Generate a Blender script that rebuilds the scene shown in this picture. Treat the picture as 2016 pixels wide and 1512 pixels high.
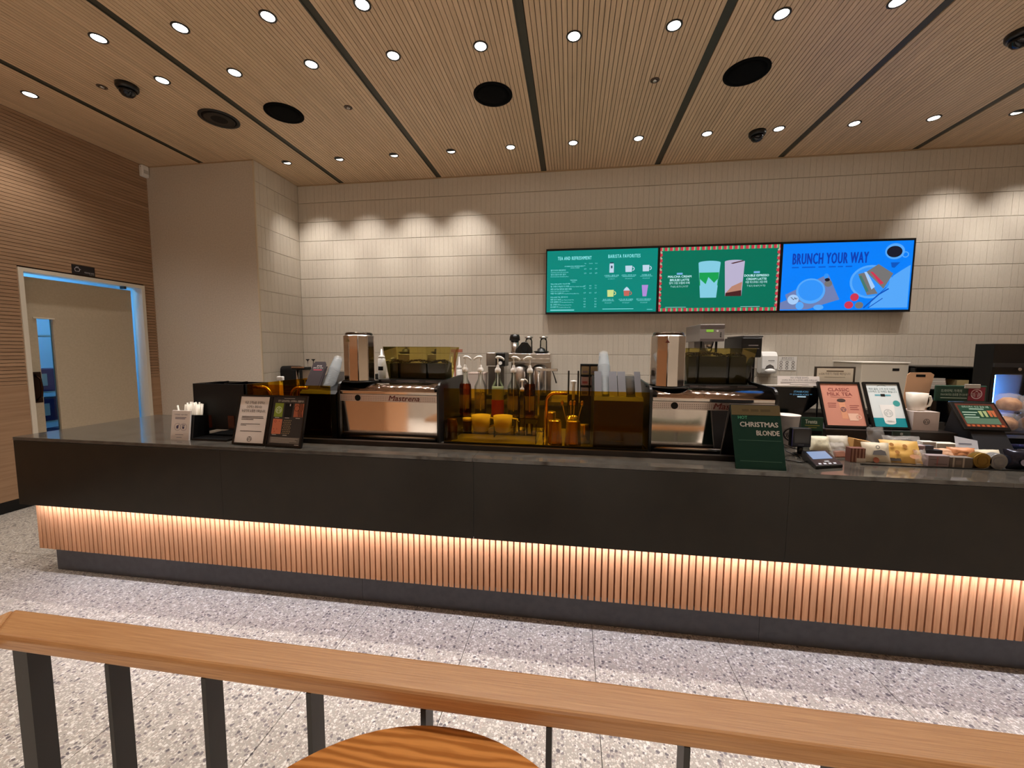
import bpy, bmesh, math, random
from mathutils import Matrix, Vector, Euler, noise
rnd = random.Random(7)
for o in list(bpy.data.objects): bpy.data.objects.remove(o)
SC = bpy.context.scene
COL = SC.collection
PI = math.pi

# ------------------------------------------------------------------ camera
F, YAW, PITCH, ROLL, HC = 786.98, .14657, .083814, .0060277, 1.488
def cam_axes():
    cy, sy = math.cos(YAW), math.sin(YAW); cp, sp = math.cos(PITCH), math.sin(PITCH)
    fw, rt, up = Vector((-sy, cy, 0)), Vector((cy, sy, 0)), Vector((0, 0, 1))
    f2, u2 = fw*cp-up*sp, up*cp+fw*sp
    cr, sr = math.cos(ROLL), math.sin(ROLL)
    return rt*cr+u2*sr, u2*cr-rt*sr, f2
RT, UP, FW = cam_axes()
cd = bpy.data.cameras.new('camera'); cam = bpy.data.objects.new('camera', cd); COL.objects.link(cam)
cam.matrix_world = Matrix(((RT.x, UP.x, -FW.x, 0), (RT.y, UP.y, -FW.y, 0), (RT.z, UP.z, -FW.z, HC), (0, 0, 0, 1)))
cd.sensor_width = 36; cd.lens = F/2016*36; cd.clip_start = .02
SC.camera = cam
# ------------------------------------------------------------------ world, exposure, lamp powers
w = bpy.data.worlds.new('world'); SC.world = w; w.use_nodes = True
w.node_tree.nodes['Background'].inputs[0].default_value = (.55, .42, .32, 1)
w.node_tree.nodes['Background'].inputs[1].default_value = .0
SC.view_settings.view_transform = 'Standard'; SC.view_settings.look = 'None'
SC.view_settings.exposure = 0.55; SC.view_settings.gamma = 1; SC.view_settings.use_curve_mapping = False
WARM = (1, .935, .87)
P_FRONT, P_REAR, P_WASH, P_FILL = 32, 58, 41, 176
A_FRONT, A_REAR, A_WASH, A_FILL = 112, 68, 68, 76
LED_STR = 160
# pixel (in the 2016x1512 frame) -> point on a plane the thing touches
def ray(x, y): return RT*((x-1008)/F) - UP*((y-756)/F) + FW
def py(x, y, Y): d = ray(x, y); t = Y/d.y; return Vector((d.x*t, Y, HC+d.z*t))
def pz(x, y, z): d = ray(x, y); t = (z-HC)/d.z; return Vector((d.x*t, d.y*t, z))
def rect(x0, y0, x1, y1, Y):
    a, b = py(x0, (y0+y1)/2, Y), py(x1, (y0+y1)/2, Y)
    xm = (x0+x1)/2
    return a.x, b.x, py(xm, y1, Y).z, py(xm, y0, Y).z        # X0, X1, Z0, Z1

# ------------------------------------------------------------------ materials
def lin(c):
    def f(v): v /= 255; return v/12.92 if v <= .04045 else ((v+.055)/1.055)**2.4
    return (f(c[0]), f(c[1]), f(c[2]), 1)
MC = {}
def new_mat(name):
    m = bpy.data.materials.new(name); m.use_nodes = True
    return m, m.node_tree.nodes, m.node_tree.links, m.node_tree.nodes['Principled BSDF']
def mat(c, rough=.5, metal=0, spec=.5, coat=0, name=None):
    k = ('p', c, rough, metal, spec, coat)
    if k not in MC:
        m, N, L, b = new_mat(name or 'plain_%d_%d_%d' % c)
        b.inputs['Base Color'].default_value = lin(c); b.inputs['Roughness'].default_value = rough
        b.inputs['Metallic'].default_value = metal; b.inputs['Specular IOR Level'].default_value = spec
        b.inputs['Coat Weight'].default_value = coat
        # faint procedural unevenness of the finish
        t = N.new('ShaderNodeTexNoise'); t.inputs['Scale'].default_value = 35
        g = N.new('ShaderNodeMapRange'); g.inputs[3].default_value = max(0, rough-.04); g.inputs[4].default_value = min(1, rough+.04)
        L.new(t.outputs['Fac'], g.inputs[0]); L.new(g.outputs[0], b.inputs['Roughness'])
        MC[k] = m
    return MC[k]
def emis(c, s=1.0):
    k = ('e', c, s)
    if k not in MC:
        m, N, L, b = new_mat('glow_%d_%d_%d' % c)
        b.inputs['Base Color'].default_value = (0, 0, 0, 1); b.inputs['Roughness'].default_value = .35
        b.inputs['Specular IOR Level'].default_value = .25
        b.inputs['Emission Color'].default_value = lin(c); b.inputs['Emission Strength'].default_value = s*.683
        MC[k] = m
    return MC[k]
def glass(c=(255, 255, 255), gloss=1.0, rough=.02, name='clear_acrylic'):
    k = ('g', c, gloss, rough)
    if k not in MC:
        m, N, L, b = new_mat(name); N.remove(b)
        t = N.new('ShaderNodeBsdfTransparent'); t.inputs[0].default_value = lin(c)
        g = N.new('ShaderNodeBsdfGlossy'); g.inputs['Roughness'].default_value = rough
        f = N.new('ShaderNodeFresnel'); f.inputs[0].default_value = 1.45
        mu = N.new('ShaderNodeMath'); mu.operation = 'MULTIPLY'; mu.inputs[1].default_value = gloss
        x = N.new('ShaderNodeMixShader')
        L.new(f.outputs[0], mu.inputs[0]); L.new(mu.outputs[0], x.inputs[0]); L.new(t.outputs[0], x.inputs[1]); L.new(g.outputs[0], x.inputs[2])
        L.new(x.outputs[0], N['Material Output'].inputs[0])
        MC[k] = m
    return MC[k]
def film(c=(235, 235, 235), dens=.35, rough=.25, name='plastic_film'):
    k = ('f', c, dens, rough)
    if k not in MC:
        m, N, L, b = new_mat(name)
        b.inputs['Base Color'].default_value = lin(c); b.inputs['Roughness'].default_value = rough
        b.inputs['Specular IOR Level'].default_value = .8; b.inputs['Alpha'].default_value = dens
        MC[k] = m
    return MC[k]
def wood(name, c1, c2, axis='X', scale=6, stretch=14, rough=.45, vary=.10, spec=.4, bump=.05, rings=0):
    m, N, L, b = new_mat(name)
    tc = N.new('ShaderNodeTexCoord'); mp = N.new('ShaderNodeMapping')
    s = [scale*stretch]*3; s['XYZ'.index(axis)] = scale
    mp.inputs['Scale'].default_value = s
    oi = N.new('ShaderNodeObjectInfo')
    ad = N.new('ShaderNodeVectorMath'); ad.operation = 'ADD'
    sc = N.new('ShaderNodeVectorMath'); sc.operation = 'SCALE'; sc.inputs[3].default_value = 9.0
    L.new(oi.outputs['Location'], sc.inputs[0])
    L.new(tc.outputs['Object'], ad.inputs[0]); L.new(sc.outputs[0], ad.inputs[1]); L.new(ad.outputs[0], mp.inputs[0])
    n = N.new('ShaderNodeTexNoise'); n.inputs['Scale'].default_value = 1; n.inputs['Detail'].default_value = 5; n.inputs['Roughness'].default_value = .65
    L.new(mp.outputs[0], n.inputs['Vector'])
    r = N.new('ShaderNodeValToRGB'); r.color_ramp.elements[0].position = .3; r.color_ramp.elements[1].position = .7
    r.color_ramp.elements[0].color = lin(c1); r.color_ramp.elements[1].color = lin(c2)
    src = n.outputs['Fac']
    if rings:
        wv = N.new('ShaderNodeTexWave'); wv.wave_type = 'BANDS'; wv.bands_direction = 'Y'
        wv.inputs['Scale'].default_value = rings; wv.inputs['Distortion'].default_value = 9; wv.inputs['Detail'].default_value = 3; wv.inputs['Detail Scale'].default_value = .7
        mp2 = N.new('ShaderNodeMapping'); mp2.inputs['Scale'].default_value = (.25, 1, 1)
        L.new(tc.outputs['Object'], mp2.inputs[0]); L.new(mp2.outputs[0], wv.inputs['Vector'])
        ml = N.new('ShaderNodeMath'); ml.operation = 'ADD'; ml.inputs[1].default_value = -.08
        m2 = N.new('ShaderNodeMix'); m2.data_type = 'FLOAT'; m2.inputs[0].default_value = .5
        L.new(n.outputs['Fac'], m2.inputs[2]); L.new(wv.outputs['Fac'], m2.inputs[3]); src = m2.outputs[0]
    L.new(src, r.inputs[0])
    hs = N.new('ShaderNodeHueSaturation')
    mr = N.new('ShaderNodeMapRange'); mr.inputs[3].default_value = 1-vary; mr.inputs[4].default_value = 1+vary
    L.new(oi.outputs['Random'], mr.inputs[0]); L.new(mr.outputs[0], hs.inputs['Value'])
    L.new(r.outputs[0], hs.inputs['Color']); L.new(hs.outputs[0], b.inputs['Base Color'])
    bp = N.new('ShaderNodeBump'); bp.inputs['Strength'].default_value = bump; bp.inputs['Distance'].default_value = .002
    L.new(src, bp.inputs['Height']); L.new(bp.outputs[0], b.inputs['Normal'])
    b.inputs['Roughness'].default_value = rough; b.inputs['Specular IOR Level'].default_value = spec
    return m
def noisy(name, c1, c2, scale, rough=.5, spec=.4, bump=0, detail=4, stretch=(1, 1, 1), vary=0, lo=.35, hi=.65):
    m, N, L, b = new_mat(name)
    tc = N.new('ShaderNodeTexCoord'); mp = N.new('ShaderNodeMapping'); mp.inputs['Scale'].default_value = stretch
    n = N.new('ShaderNodeTexNoise'); n.inputs['Scale'].default_value = scale; n.inputs['Detail'].default_value = detail
    L.new(tc.outputs['Object'], mp.inputs[0]); L.new(mp.outputs[0], n.inputs['Vector'])
    r = N.new('ShaderNodeValToRGB'); r.color_ramp.elements[0].position = lo; r.color_ramp.elements[1].position = hi
    r.color_ramp.elements[0].color = lin(c1); r.color_ramp.elements[1].color = lin(c2)
    L.new(n.outputs['Fac'], r.inputs[0]); out = r.outputs[0]
    if vary:
        oi = N.new('ShaderNodeObjectInfo'); mr = N.new('ShaderNodeMapRange'); mr.inputs[3].default_value = 1-vary; mr.inputs[4].default_value = 1+vary
        hs = N.new('ShaderNodeHueSaturation'); L.new(oi.outputs['Random'], mr.inputs[0]); L.new(mr.outputs[0], hs.inputs['Value']); L.new(out, hs.inputs['Color']); out = hs.outputs[0]
    L.new(out, b.inputs['Base Color'])
    b.inputs['Roughness'].default_value = rough; b.inputs['Specular IOR Level'].default_value = spec
    if bump:
        bp = N.new('ShaderNodeBump'); bp.inputs['Strength'].default_value = bump; bp.inputs['Distance'].default_value = .003
        L.new(n.outputs['Fac'], bp.inputs['Height']); L.new(bp.outputs[0], b.inputs['Normal'])
    return m
def terrazzo():
    m, N, L, b = new_mat('terrazzo')
    tc = N.new('ShaderNodeTexCoord')
    ge = N.new('ShaderNodeNewGeometry')
    def chips(scale, thr, seed, col, prev, soft=.03, prob=1):
        mp = N.new('ShaderNodeMapping'); mp.inputs['Location'].default_value = (seed, seed*1.7, seed*.3); mp.inputs['Scale'].default_value = (1, 1, .02)
        nz = N.new('ShaderNodeTexNoise'); nz.inputs['Scale'].default_value = scale*1.1; nz.inputs['Detail'].default_value = 1
        L.new(ge.outputs['Position'], mp.inputs[0]); L.new(mp.outputs[0], nz.inputs['Vector'])
        ma = N.new('ShaderNodeVectorMath'); ma.operation = 'MULTIPLY_ADD'; ma.inputs[1].default_value = (.6/scale,)*3
        L.new(nz.outputs['Color'], ma.inputs[0]); L.new(mp.outputs[0], ma.inputs[2])
        v = N.new('ShaderNodeTexVoronoi'); v.inputs['Scale'].default_value = scale; v.voronoi_dimensions = '2D'
        L.new(ma.outputs[0], v.inputs['Vector'])
        sp = N.new('ShaderNodeSeparateColor'); L.new(v.outputs['Color'], sp.inputs[0])
        # size differs from chip to chip; some cells stay empty
        mr = N.new('ShaderNodeMapRange'); mr.inputs[1].default_value = 1-prob; mr.inputs[2].default_value = 1; mr.inputs[3].default_value = 0; mr.inputs[4].default_value = thr
        L.new(sp.outputs[0], mr.inputs[0])
        sb = N.new('ShaderNodeMath'); sb.operation = 'SUBTRACT'; L.new(mr.outputs[0], sb.inputs[0]); L.new(v.outputs['Distance'], sb.inputs[1])
        mk = N.new('ShaderNodeMapRange'); mk.inputs[1].default_value = 0; mk.inputs[2].default_value = soft; L.new(sb.outputs[0], mk.inputs[0])
        rp = N.new('ShaderNodeValToRGB'); rp.color_ramp.elements[0].color = lin(col[0]); rp.color_ramp.elements[1].color = lin(col[1]); L.new(sp.outputs[1], rp.inputs[0])
        mx = N.new('ShaderNodeMix'); mx.data_type = 'RGBA'
        L.new(mk.outputs[0], mx.inputs[0]); L.new(prev, mx.inputs[6]); L.new(rp.outputs[0], mx.inputs[7])
        return mx.outputs[2]
    n = N.new('ShaderNodeTexNoise'); n.inputs['Scale'].default_value = 180; L.new(ge.outputs['Position'], n.inputs['Vector'])
    r = N.new('ShaderNodeValToRGB'); r.color_ramp.elements[0].color = lin((160, 154, 144)); r.color_ramp.elements[1].color = lin((178, 171, 161)); L.new(n.outputs['Fac'], r.inputs[0])
    c = chips(118, .62, 3.1, ((214, 209, 200), (196, 189, 177)), r.outputs[0], prob=.8)
    c = chips(74, .6, 11.3, ((224, 220, 213), (208, 202, 191)), c, prob=.5)
    c = chips(88, .55, 5.7, ((150, 142, 136), (182, 168, 156)), c, prob=.5)
    c = chips(60, .50, 23.9, ((96, 90, 92), (140, 132, 130)), c, prob=.38)
    L.new(c, b.inputs['Base Color']); b.inputs['Roughness'].default_value = .42; b.inputs['Specular IOR Level'].default_value = .35
    return m

M_CHROME = mat((222, 214, 208), .07, 1); M_STEEL = mat((206, 201, 197), .24, 1); M_DARKCHROME = mat((92, 78, 70), .10, 1)
M_BRASS = mat((226, 206, 160), .18, 1)
M_BLACK = mat((14, 13, 13), .32); M_BLACKMATT = mat((20, 19, 19), .6, 0, .3); M_BLACKGLOSS = mat((8, 8, 9), .12)
M_WHITE = mat((236, 232, 226), .5); M_PAPER = mat((232, 224, 220), .75, 0, .2); M_WHITEPL = mat((238, 236, 232), .35)
M_AMBER = glass((240, 208, 96), .22, .03, 'amber_acrylic'); M_OLIVE = glass((226, 216, 160), .9, .03, 'smoked_olive_acrylic')
M_CLEAR = glass((240, 240, 238), 1.0, .02); M_CUP = film((206, 211, 214), .13, .12, 'clear_cup_plastic')
M_TERRAZZO = terrazzo()
M_CEILWOOD = wood('ceiling_oak', (198, 169, 136), (220, 190, 156), 'Y', 1.6, 26, .42, .07, .5)
M_WALLWOOD = wood('wall_oak', (152, 120, 92), (178, 145, 115), 'Y', 1.4, 26, .5, .05, .3)
M_SLAT = wood("slat_oak", (184, 132, 92), (208, 155, 114), 'Z', 4, 22, .5, .09, .3)
M_RAIL = wood('rail_oak', (182, 130, 82), (214, 164, 112), 'X', 7, 48, .32, 0, .5, .12)
M_TABLE = wood('table_ash', (172, 106, 46), (216, 146, 76), 'X', 4, 40, .34, 0, .5, .1, rings=19)
M_TILE = noisy('wall_tile', (205, 195, 180), (214, 205, 191), 30, .5, .45, .0, 3, (12, 12, .8), vary=.025)
M_GROUT = mat((166, 152, 134), .9, 0, .1)
M_PLASTER = noisy('column_panel', (196, 185, 170), (206, 195, 180), 60, .6, .3, .02)
M_STONE = noisy('dark_stone', (66, 62, 57), (82, 78, 72), 14, .08, .6)
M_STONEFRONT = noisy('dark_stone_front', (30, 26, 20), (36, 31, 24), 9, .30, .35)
M_KICK = noisy('kick_laminate', (78, 80, 86), (86, 88, 94), 25, .45, .4)
M_BALUSTER = mat((46, 45, 44), .45, 0, .4)

# ------------------------------------------------------------------ mesh builder
class MB:
    def __init__(s): s.v = []; s.f = []; s.smooth = []
    def add(s, v, f, sm=False):
        k = len(s.v); s.v += [Vector(p) for p in v]; s.f += [tuple(i+k for i in q) for q in f]; s.smooth += [sm]*len(f); return s
    def box(s, x0, x1, y0, y1, z0, z1):
        if x0 > x1: x0, x1 = x1, x0
        if y0 > y1: y0, y1 = y1, y0
        if z0 > z1: z0, z1 = z1, z0
        return s.add([(x0,y0,z0),(x1,y0,z0),(x1,y1,z0),(x0,y1,z0),(x0,y0,z1),(x1,y0,z1),(x1,y1,z1),(x0,y1,z1)],
                     [(0,3,2,1),(4,5,6,7),(0,1,5,4),(1,2,6,5),(2,3,7,6),(3,0,4,7)])
    def prism(s, pts, axis, a0, a1, sm=False):
        # pts: 2D polygon; axis X: (y,z), Y: (x,z), Z: (x,y)
        def mk(p, a): return {'X': (a, p[0], p[1]), 'Y': (p[0], a, p[1]), 'Z': (p[0], p[1], a)}[axis]
        n = len(pts); ar = sum(pts[i][0]*pts[(i+1) % n][1]-pts[(i+1) % n][0]*pts[i][1] for i in range(n))
        if a0 > a1: a0, a1 = a1, a0
        if (ar < 0) != (axis == 'Y'): pts = pts[::-1]
        k = len(s.v)
        s.v += [Vector(mk(p, a0)) for p in pts]+[Vector(mk(p, a1)) for p in pts]
        s.f.append(tuple(k+i for i in range(n-1, -1, -1))); s.f.append(tuple(k+n+i for i in range(n))); s.smooth += [False]*2
        for i in range(n):
            j = (i+1) % n; s.f.append((k+i, k+j, k+n+j, k+n+i)); s.smooth.append(sm)
        return s
    def lathe(s, prof, c=(0, 0, 0), n=20, sm=True, axis='Z', rot=0, a0=0, a1=2*PI):
        # prof: list of (r, h) from bottom to top along axis
        c = Vector(c); k = len(s.v); full = abs(a1-a0-2*PI) < 1e-6; m = n if full else n+1
        for r, hh in prof:
            for i in range(m):
                a = rot+a0+(a1-a0)*i/n; p = (r*math.cos(a), r*math.sin(a), hh)
                p = {'Z': p, 'Y': (p[0], p[2], -p[1]), 'X': (p[2], p[0], p[1])}[axis]
                s.v.append(c+Vector(p))
        for q in range(len(prof)-1):
            for i in range(n):
                j = (i+1) % m if full else i+1
                s.f.append((k+q*m+i, k+q*m+j, k+(q+1)*m+j, k+(q+1)*m+i)); s.smooth.append(sm)
        if full:
            if prof[0][0] > 1e-6: s.f.append(tuple(k+i for i in range(m-1, -1, -1))); s.smooth.append(False)
            if prof[-1][0] > 1e-6: s.f.append(tuple(k+(len(prof)-1)*m+i for i in range(m))); s.smooth.append(False)
        return s
    def cyl(s, c, r, hh, n=16, axis='Z', r2=None): return s.lathe([(r, 0), (r if r2 is None else r2, hh)], c, n, True, axis)
    def tube(s, pts, r, n=10):
        pts = [Vector(p) for p in pts]; k = len(s.v); prev = None
        for i, p in enumerate(pts):
            d = (pts[min(i+1, len(pts)-1)]-pts[max(i-1, 0)]).normalized()
            if prev is None:
                u = d.cross(Vector((0, 0, 1)))
                if u.length < .1: u = d.cross(Vector((1, 0, 0)))
            else: u = prev-d*prev.dot(d)
            u.normalize(); prev = u; q = d.cross(u); rr = r[i] if isinstance(r, (list, tuple)) else r
            for j in range(n):
                a = 2*PI*j/n; s.v.append(p+u*(rr*math.cos(a))+q*(rr*math.sin(a)))
        for i in range(len(pts)-1):
            for j in range(n):
                jj = (j+1) % n; s.f.append((k+i*n+j, k+i*n+jj, k+(i+1)*n+jj, k+(i+1)*n+j)); s.smooth.append(True)
        s.f.append(tuple(k+j for j in range(n-1, -1, -1))); s.f.append(tuple(k+(len(pts)-1)*n+j for j in range(n))); s.smooth += [False]*2
        return s
    def ell(s, c, rx, ry, rz, n=14, m=8):
        k = len(s.v); c = Vector(c)
        for i in range(m+1):
            t = PI*i/m-PI/2
            for j in range(n):
                a = 2*PI*j/n; s.v.append(c+Vector((rx*math.cos(t)*math.cos(a), ry*math.cos(t)*math.sin(a), rz*math.sin(t))))
        for i in range(m):
            for j in range(n): jj = (j+1) % n; s.f.append((k+i*n+j, k+i*n+jj, k+(i+1)*n+jj, k+(i+1)*n+j)); s.smooth.append(True)
        return s
    # flat print on a board facing -Y in its own frame: u to the right, v up, w towards the viewer
    def quad(s, u0, v0, u1, v1, w=0): return s.add([(u0, -w, v0), (u1, -w, v0), (u1, -w, v1), (u0, -w, v1)], [(0, 1, 2, 3)])
    def poly(s, pts, w=0):
        ar = sum(pts[i][0]*pts[(i+1) % len(pts)][1]-pts[(i+1) % len(pts)][0]*pts[i][1] for i in range(len(pts)))
        if ar < 0: pts = pts[::-1]
        return s.add([(p[0], -w, p[1]) for p in pts], [tuple(range(len(pts)))])
    def disc(s, u, v, r, w=0, n=20, ry=None, rot=0):
        ry = r if ry is None else ry
        return s.poly([(u+r*math.cos(a)*math.cos(rot)-ry*math.sin(a)*math.sin(rot), v+r*math.cos(a)*math.sin(rot)+ry*math.sin(a)*math.cos(rot)) for a in [2*PI*i/n for i in range(n)]], w)
    def ring(s, u, v, r0, r1, w=0, n=24, a0=0, a1=2*PI):
        for i in range(n):
            a, b = a0+(a1-a0)*i/n, a0+(a1-a0)*(i+1)/n
            s.poly([(u+r0*math.cos(a), v+r0*math.sin(a)), (u+r1*math.cos(a), v+r1*math.sin(a)), (u+r1*math.cos(b), v+r1*math.sin(b)), (u+r0*math.cos(b), v+r0*math.sin(b))], w)
        return s
    def stroke(s, pts, t, w=0):
        for (a, b) in zip(pts, pts[1:]):
            d = Vector((b[0]-a[0], b[1]-a[1])); L_ = d.length or 1; nx, ny = -d.y/L_*t/2, d.x/L_*t/2
            s.poly([(a[0]-nx, a[1]-ny), (b[0]-nx, b[1]-ny), (b[0]+nx, b[1]+ny), (a[0]+nx, a[1]+ny)], w)
        return s
    def text(s, body, u, v, size, w=0, align='CENTER', sx=1.0, bold=0, shear=0, width=None, space=1.0):
        V, Fc, W_ = text_geo(body, align, 0, space)
        k = size
        if width and W_ > 0: sx = width/(W_*size)
        # heavier strokes: the glyphs set several times with a slight shift
        for q_, (dx, dv) in enumerate(((0, 0),) if not bold else ((-bold, 0), (bold, 0), (0, bold*.7), (0, -bold*.7))):
            s.add([(u+p[0]*k*sx+p[1]*k*shear+dx*k, -w-q_*.00009, v+p[1]*k+dv*k) for p in V], Fc)
        return s
TXT = {}
def text_geo(body, align, bold, space):
    key = (body, align, bold, space)
    if key not in TXT:
        cu = bpy.data.curves.new('t', 'FONT'); cu.body = body; cu.align_x = align; cu.resolution_u = 2; cu.size = 1; cu.offset = bold; cu.space_character = space
        ob = bpy.data.objects.new('t', cu); COL.objects.link(ob)
        me = ob.to_mesh()
        V = [tuple(q.co) for q in me.vertices]; Fc = [tuple(p.vertices) for p in me.polygons]
        ob.to_mesh_clear(); bpy.data.objects.remove(ob); bpy.data.curves.remove(cu)
        W_ = (max(p[0] for p in V)-min(p[0] for p in V)) if V else 0
        TXT[key] = (V, Fc, W_)
    return TXT[key]

def wm(o):
    m = o.matrix_basis.copy()
    while o.parent: o = o.parent; m = o.matrix_basis @ m
    return m
def part(mb, name, m, parent=None, local=False, bevel=0, seg=2, origin=None, kind=None):
    v = mb.v
    if parent is not None:
        if not local:
            inv = wm(parent).inverted(); v = [inv @ p for p in v]
        base = Vector((0, 0, 0))
    else:
        if origin is None:
            xs, ys, zs = [p.x for p in v], [p.y for p in v], [p.z for p in v]
            base = Vector(((min(xs)+max(xs))/2, (min(ys)+max(ys))/2, min(zs)))
        else: base = Vector(origin)
        v = [p-base for p in v]
    me = bpy.data.meshes.new(name); me.from_pydata([tuple(p) for p in v], [], mb.f)
    me.polygons.foreach_set('use_smooth', mb.smooth)
    if bevel:
        bm = bmesh.new(); bm.from_mesh(me)
        ed = [e for e in bm.edges if len(e.link_faces) == 2 and e.calc_face_angle(0) > .6]
        bmesh.ops.bevel(bm, geom=ed, offset=bevel, segments=seg, affect='EDGES', profile=.5, clamp_overlap=True)
        bm.to_mesh(me); bm.free()
    me.materials.append(m)
    o = bpy.data.objects.new(name, me); COL.objects.link(o); o.location = base
    if parent is not None: o.parent = parent; o.location = (0, 0, 0)
    if kind: o['kind'] = kind
    return o
def tag(o, label, cat, group=None):
    o['label'] = label; o['category'] = cat
    if group: o['group'] = group
    return o
def thing(name, label, cat, loc=(0, 0, 0), rot=(0, 0, 0), group=None):
    o = bpy.data.objects.new(name, None); COL.objects.link(o); o.location = loc; o.rotation_euler = rot; o.empty_display_size = .05
    return tag(o, label, cat, group)
def struct(name, mb, m, bevel=0):
    o = part(mb, name, m, None, origin=(0, 0, 0), bevel=bevel); o['kind'] = 'structure'; return o
def copy_part(o, loc, parent):
    c = o.copy(); COL.objects.link(c); c.location = loc; c.parent = parent; return c
def copy_tree(o, parent=None):
    c = o.copy(); COL.objects.link(c); c.parent = parent
    for ch in list(o.children): copy_tree(ch, c)
    return c
ORD = ['first', 'second', 'third', 'fourth', 'fifth', 'sixth', 'seventh', 'eighth', 'ninth', 'tenth', 'eleventh', 'twelfth', 'thirteenth', 'fourteenth', 'fifteenth']

# ------------------------------------------------------------------ the room
XL, XR, YB, YF, H = -4.996, 5.2, 4.955, -3.6, 3.6135
COLX, COLY = -3.586, 4.217                       # corner of the column beside the door
T, CF, CB, CXL, CXR = .93, 1.98, 2.865, -3.45, 5.19  # counter top height, front, back, left end, right end
# floor: large terrazzo tiles on a dark joint bed
fl = struct('floor', MB().box(XL-1.6, XR+.1, YF-.1, YB+.1, -.06, -.006), mat((96, 90, 86), .8))
TX, TY = .638, 1.276
xs = []
x = -1.139-TX*7
while x < XR: xs.append(x); x += TX
ys = [YF, YF+.7]; 
y = -1.59
while y < YB: ys.append(y); y += TY
ys = sorted(set([YF]+[-1.59+TY*i for i in range(0, 6) if -1.59+TY*i < YB]))
tmesh = {}
g = .0016
for x in xs:
    for i, y in enumerate(ys):
        y1 = ys[i+1] if i+1 < len(ys) else YB+.09
        x0c, x1c = max(x, XL-1.5), min(x+TX, XR+.05)
        if x1c-x0c < .05: continue
        key = (round(x1c-x0c, 3), round(y1-y, 3))
        if key not in tmesh:
            o = part(MB().box(0, key[0]-g*2, 0, key[1]-g*2, -.008, 0), 'tile', M_TERRAZZO, fl, local=True); tmesh[key] = o
        else: o = copy_part(tmesh[key], (0, 0, 0), fl)
        o.location = (x0c+g, y+g, 0)
# ceiling: long oak battens in bays between dark steel channels
ce = struct('ceiling', MB().box(XL-.1, XR+.1, YF-.1, YB+.1, H+.014, H+.09), mat((58, 40, 26), .8))
SEAM = [-4.249+1.2953*i for i in range(0, 8)]
SW = .062
edges = [XL]+[v for sx in SEAM for v in (sx-SW/2, sx+SW/2)]+[XR]
pl0 = None
for i in range(0, len(edges), 2):
    a, b = edges[i], edges[i+1]
    n = max(1, round((b-a)/.0333)); p = (b-a)/n
    for j in range(n):
        if pl0 is None or abs(p-pl0[1]) > .0004:
            o = part(MB().box(-p/2+.0022, p/2-.0022, YF, YB, 0, .014), 'plank', M_CEILWOOD, ce, local=True); pl0 = (o, p)
        else: o = copy_part(pl0[0], (0, 0, 0), ce)
        o.location = (a+p*(j+.5), 0, H)
ch0 = None
for sx in SEAM:
    mb = MB().box(-SW/2+.004, SW/2-.004, YF, YB, .004, .013).box(-SW/2, -SW/2+.010, YF, YB, -.001, .013)
    o = part(mb, 'channel', mat((62, 60, 50), .5, .2), ce, local=True) if ch0 is None else copy_part(ch0, (0, 0, 0), ce)
    ch0 = o; o.location = (sx, 0, H)
# back wall: courses of narrow upright tiles
wb = struct('wall_back', MB().box(COLX-.1, XR+.1, YB+.008, YB+.12, 0, H+.05), M_GROUT)
wc = struct('wall_column', MB().box(XL-.02, COLX-.006, COLY, YB+.1, 0, H+.01), M_PLASTER)
part(MB().box(COLX-.012, COLX+.003, COLY-.003, COLY+.012, 0, H-.001), 'corner_bead', mat((206, 190, 164), .4), wc)
part(MB().box(XL+.002, COLX, COLY-.004, COLY, H-.012, H-.0005), 'ceiling_bead', mat((176, 150, 116), .5), wc)
part(MB().box(COLX, XR-.002, YB-.012, YB+.002, H-.012, H-.0005), 'ceiling_bead', mat((176, 150, 116), .5), wb)
TW, TH, Z0 = .0600, .2429, 2.1749-.2429*9
def tile_prof(z0, z1, hw): return [(0, z0), (.0, z0), (0, z0)]
def tile_geo(mb, cx, cy, cz, w_, h_, d, dirn):
    # dirn 'Y': faces -Y ; dirn 'X': faces +X.  The upper arris is eased.
    prof = [(0, -h_/2), (0, h_/2-.005), (d*.7, h_/2), (d, h_/2), (d, -h_/2)]
    if dirn == 'Y': mb.prism([(cy+q[0], cz+q[1]) for q in prof], 'X', cx-w_/2, cx+w_/2)
    else: mb.prism([(cx-q[0], cz+q[1]) for q in prof], 'Y', cy-w_/2, cy+w_/2)
cand = []
nx = int((XR-COLX)/TW)
for r in range(1, 16):
    z0, z1 = Z0+TH*r, min(Z0+TH*(r+1), H)
    if z1-z0 < .03: continue
    for i in range(nx+1):
        x0, x1 = COLX+i*TW, min(COLX+(i+1)*TW, XR)
        if x1-x0 < .01: continue
        cand.append(((x0+x1)/2, (z0+z1)/2, x1-x0-.0012, z1-z0-.0030))
cand.sort(key=lambda c: (c[1] < 1.3, -.25 < c[0] < 4.02 and 1.9 < c[1] < 2.7, c[0]**2+(c[1]-HC)**2))
tm = {}; rest = MB()
for i, (cx, cz, w_, h_) in enumerate(cand):
    dy = rnd.uniform(-.0006, .0006)
    if i < 300:
        key = (round(w_, 4), round(h_, 4))
        if key not in tm:
            mb = MB(); tile_geo(mb, 0, 0, 0, w_, h_, .008, 'Y'); o = part(mb, 'tile', M_TILE, wb, local=True); tm[key] = o
        else: o = copy_part(tm[key], (0, 0, 0), wb)
        o.location = (cx, YB+dy, cz)
    else: tile_geo(rest, cx, YB+dy, cz, w_, h_, .008, 'Y')
part(rest, 'tile_field', M_TILE, wb, kind='stuff')
k0 = None
ny = int((YB-COLY)/TW)
cm = {}
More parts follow.
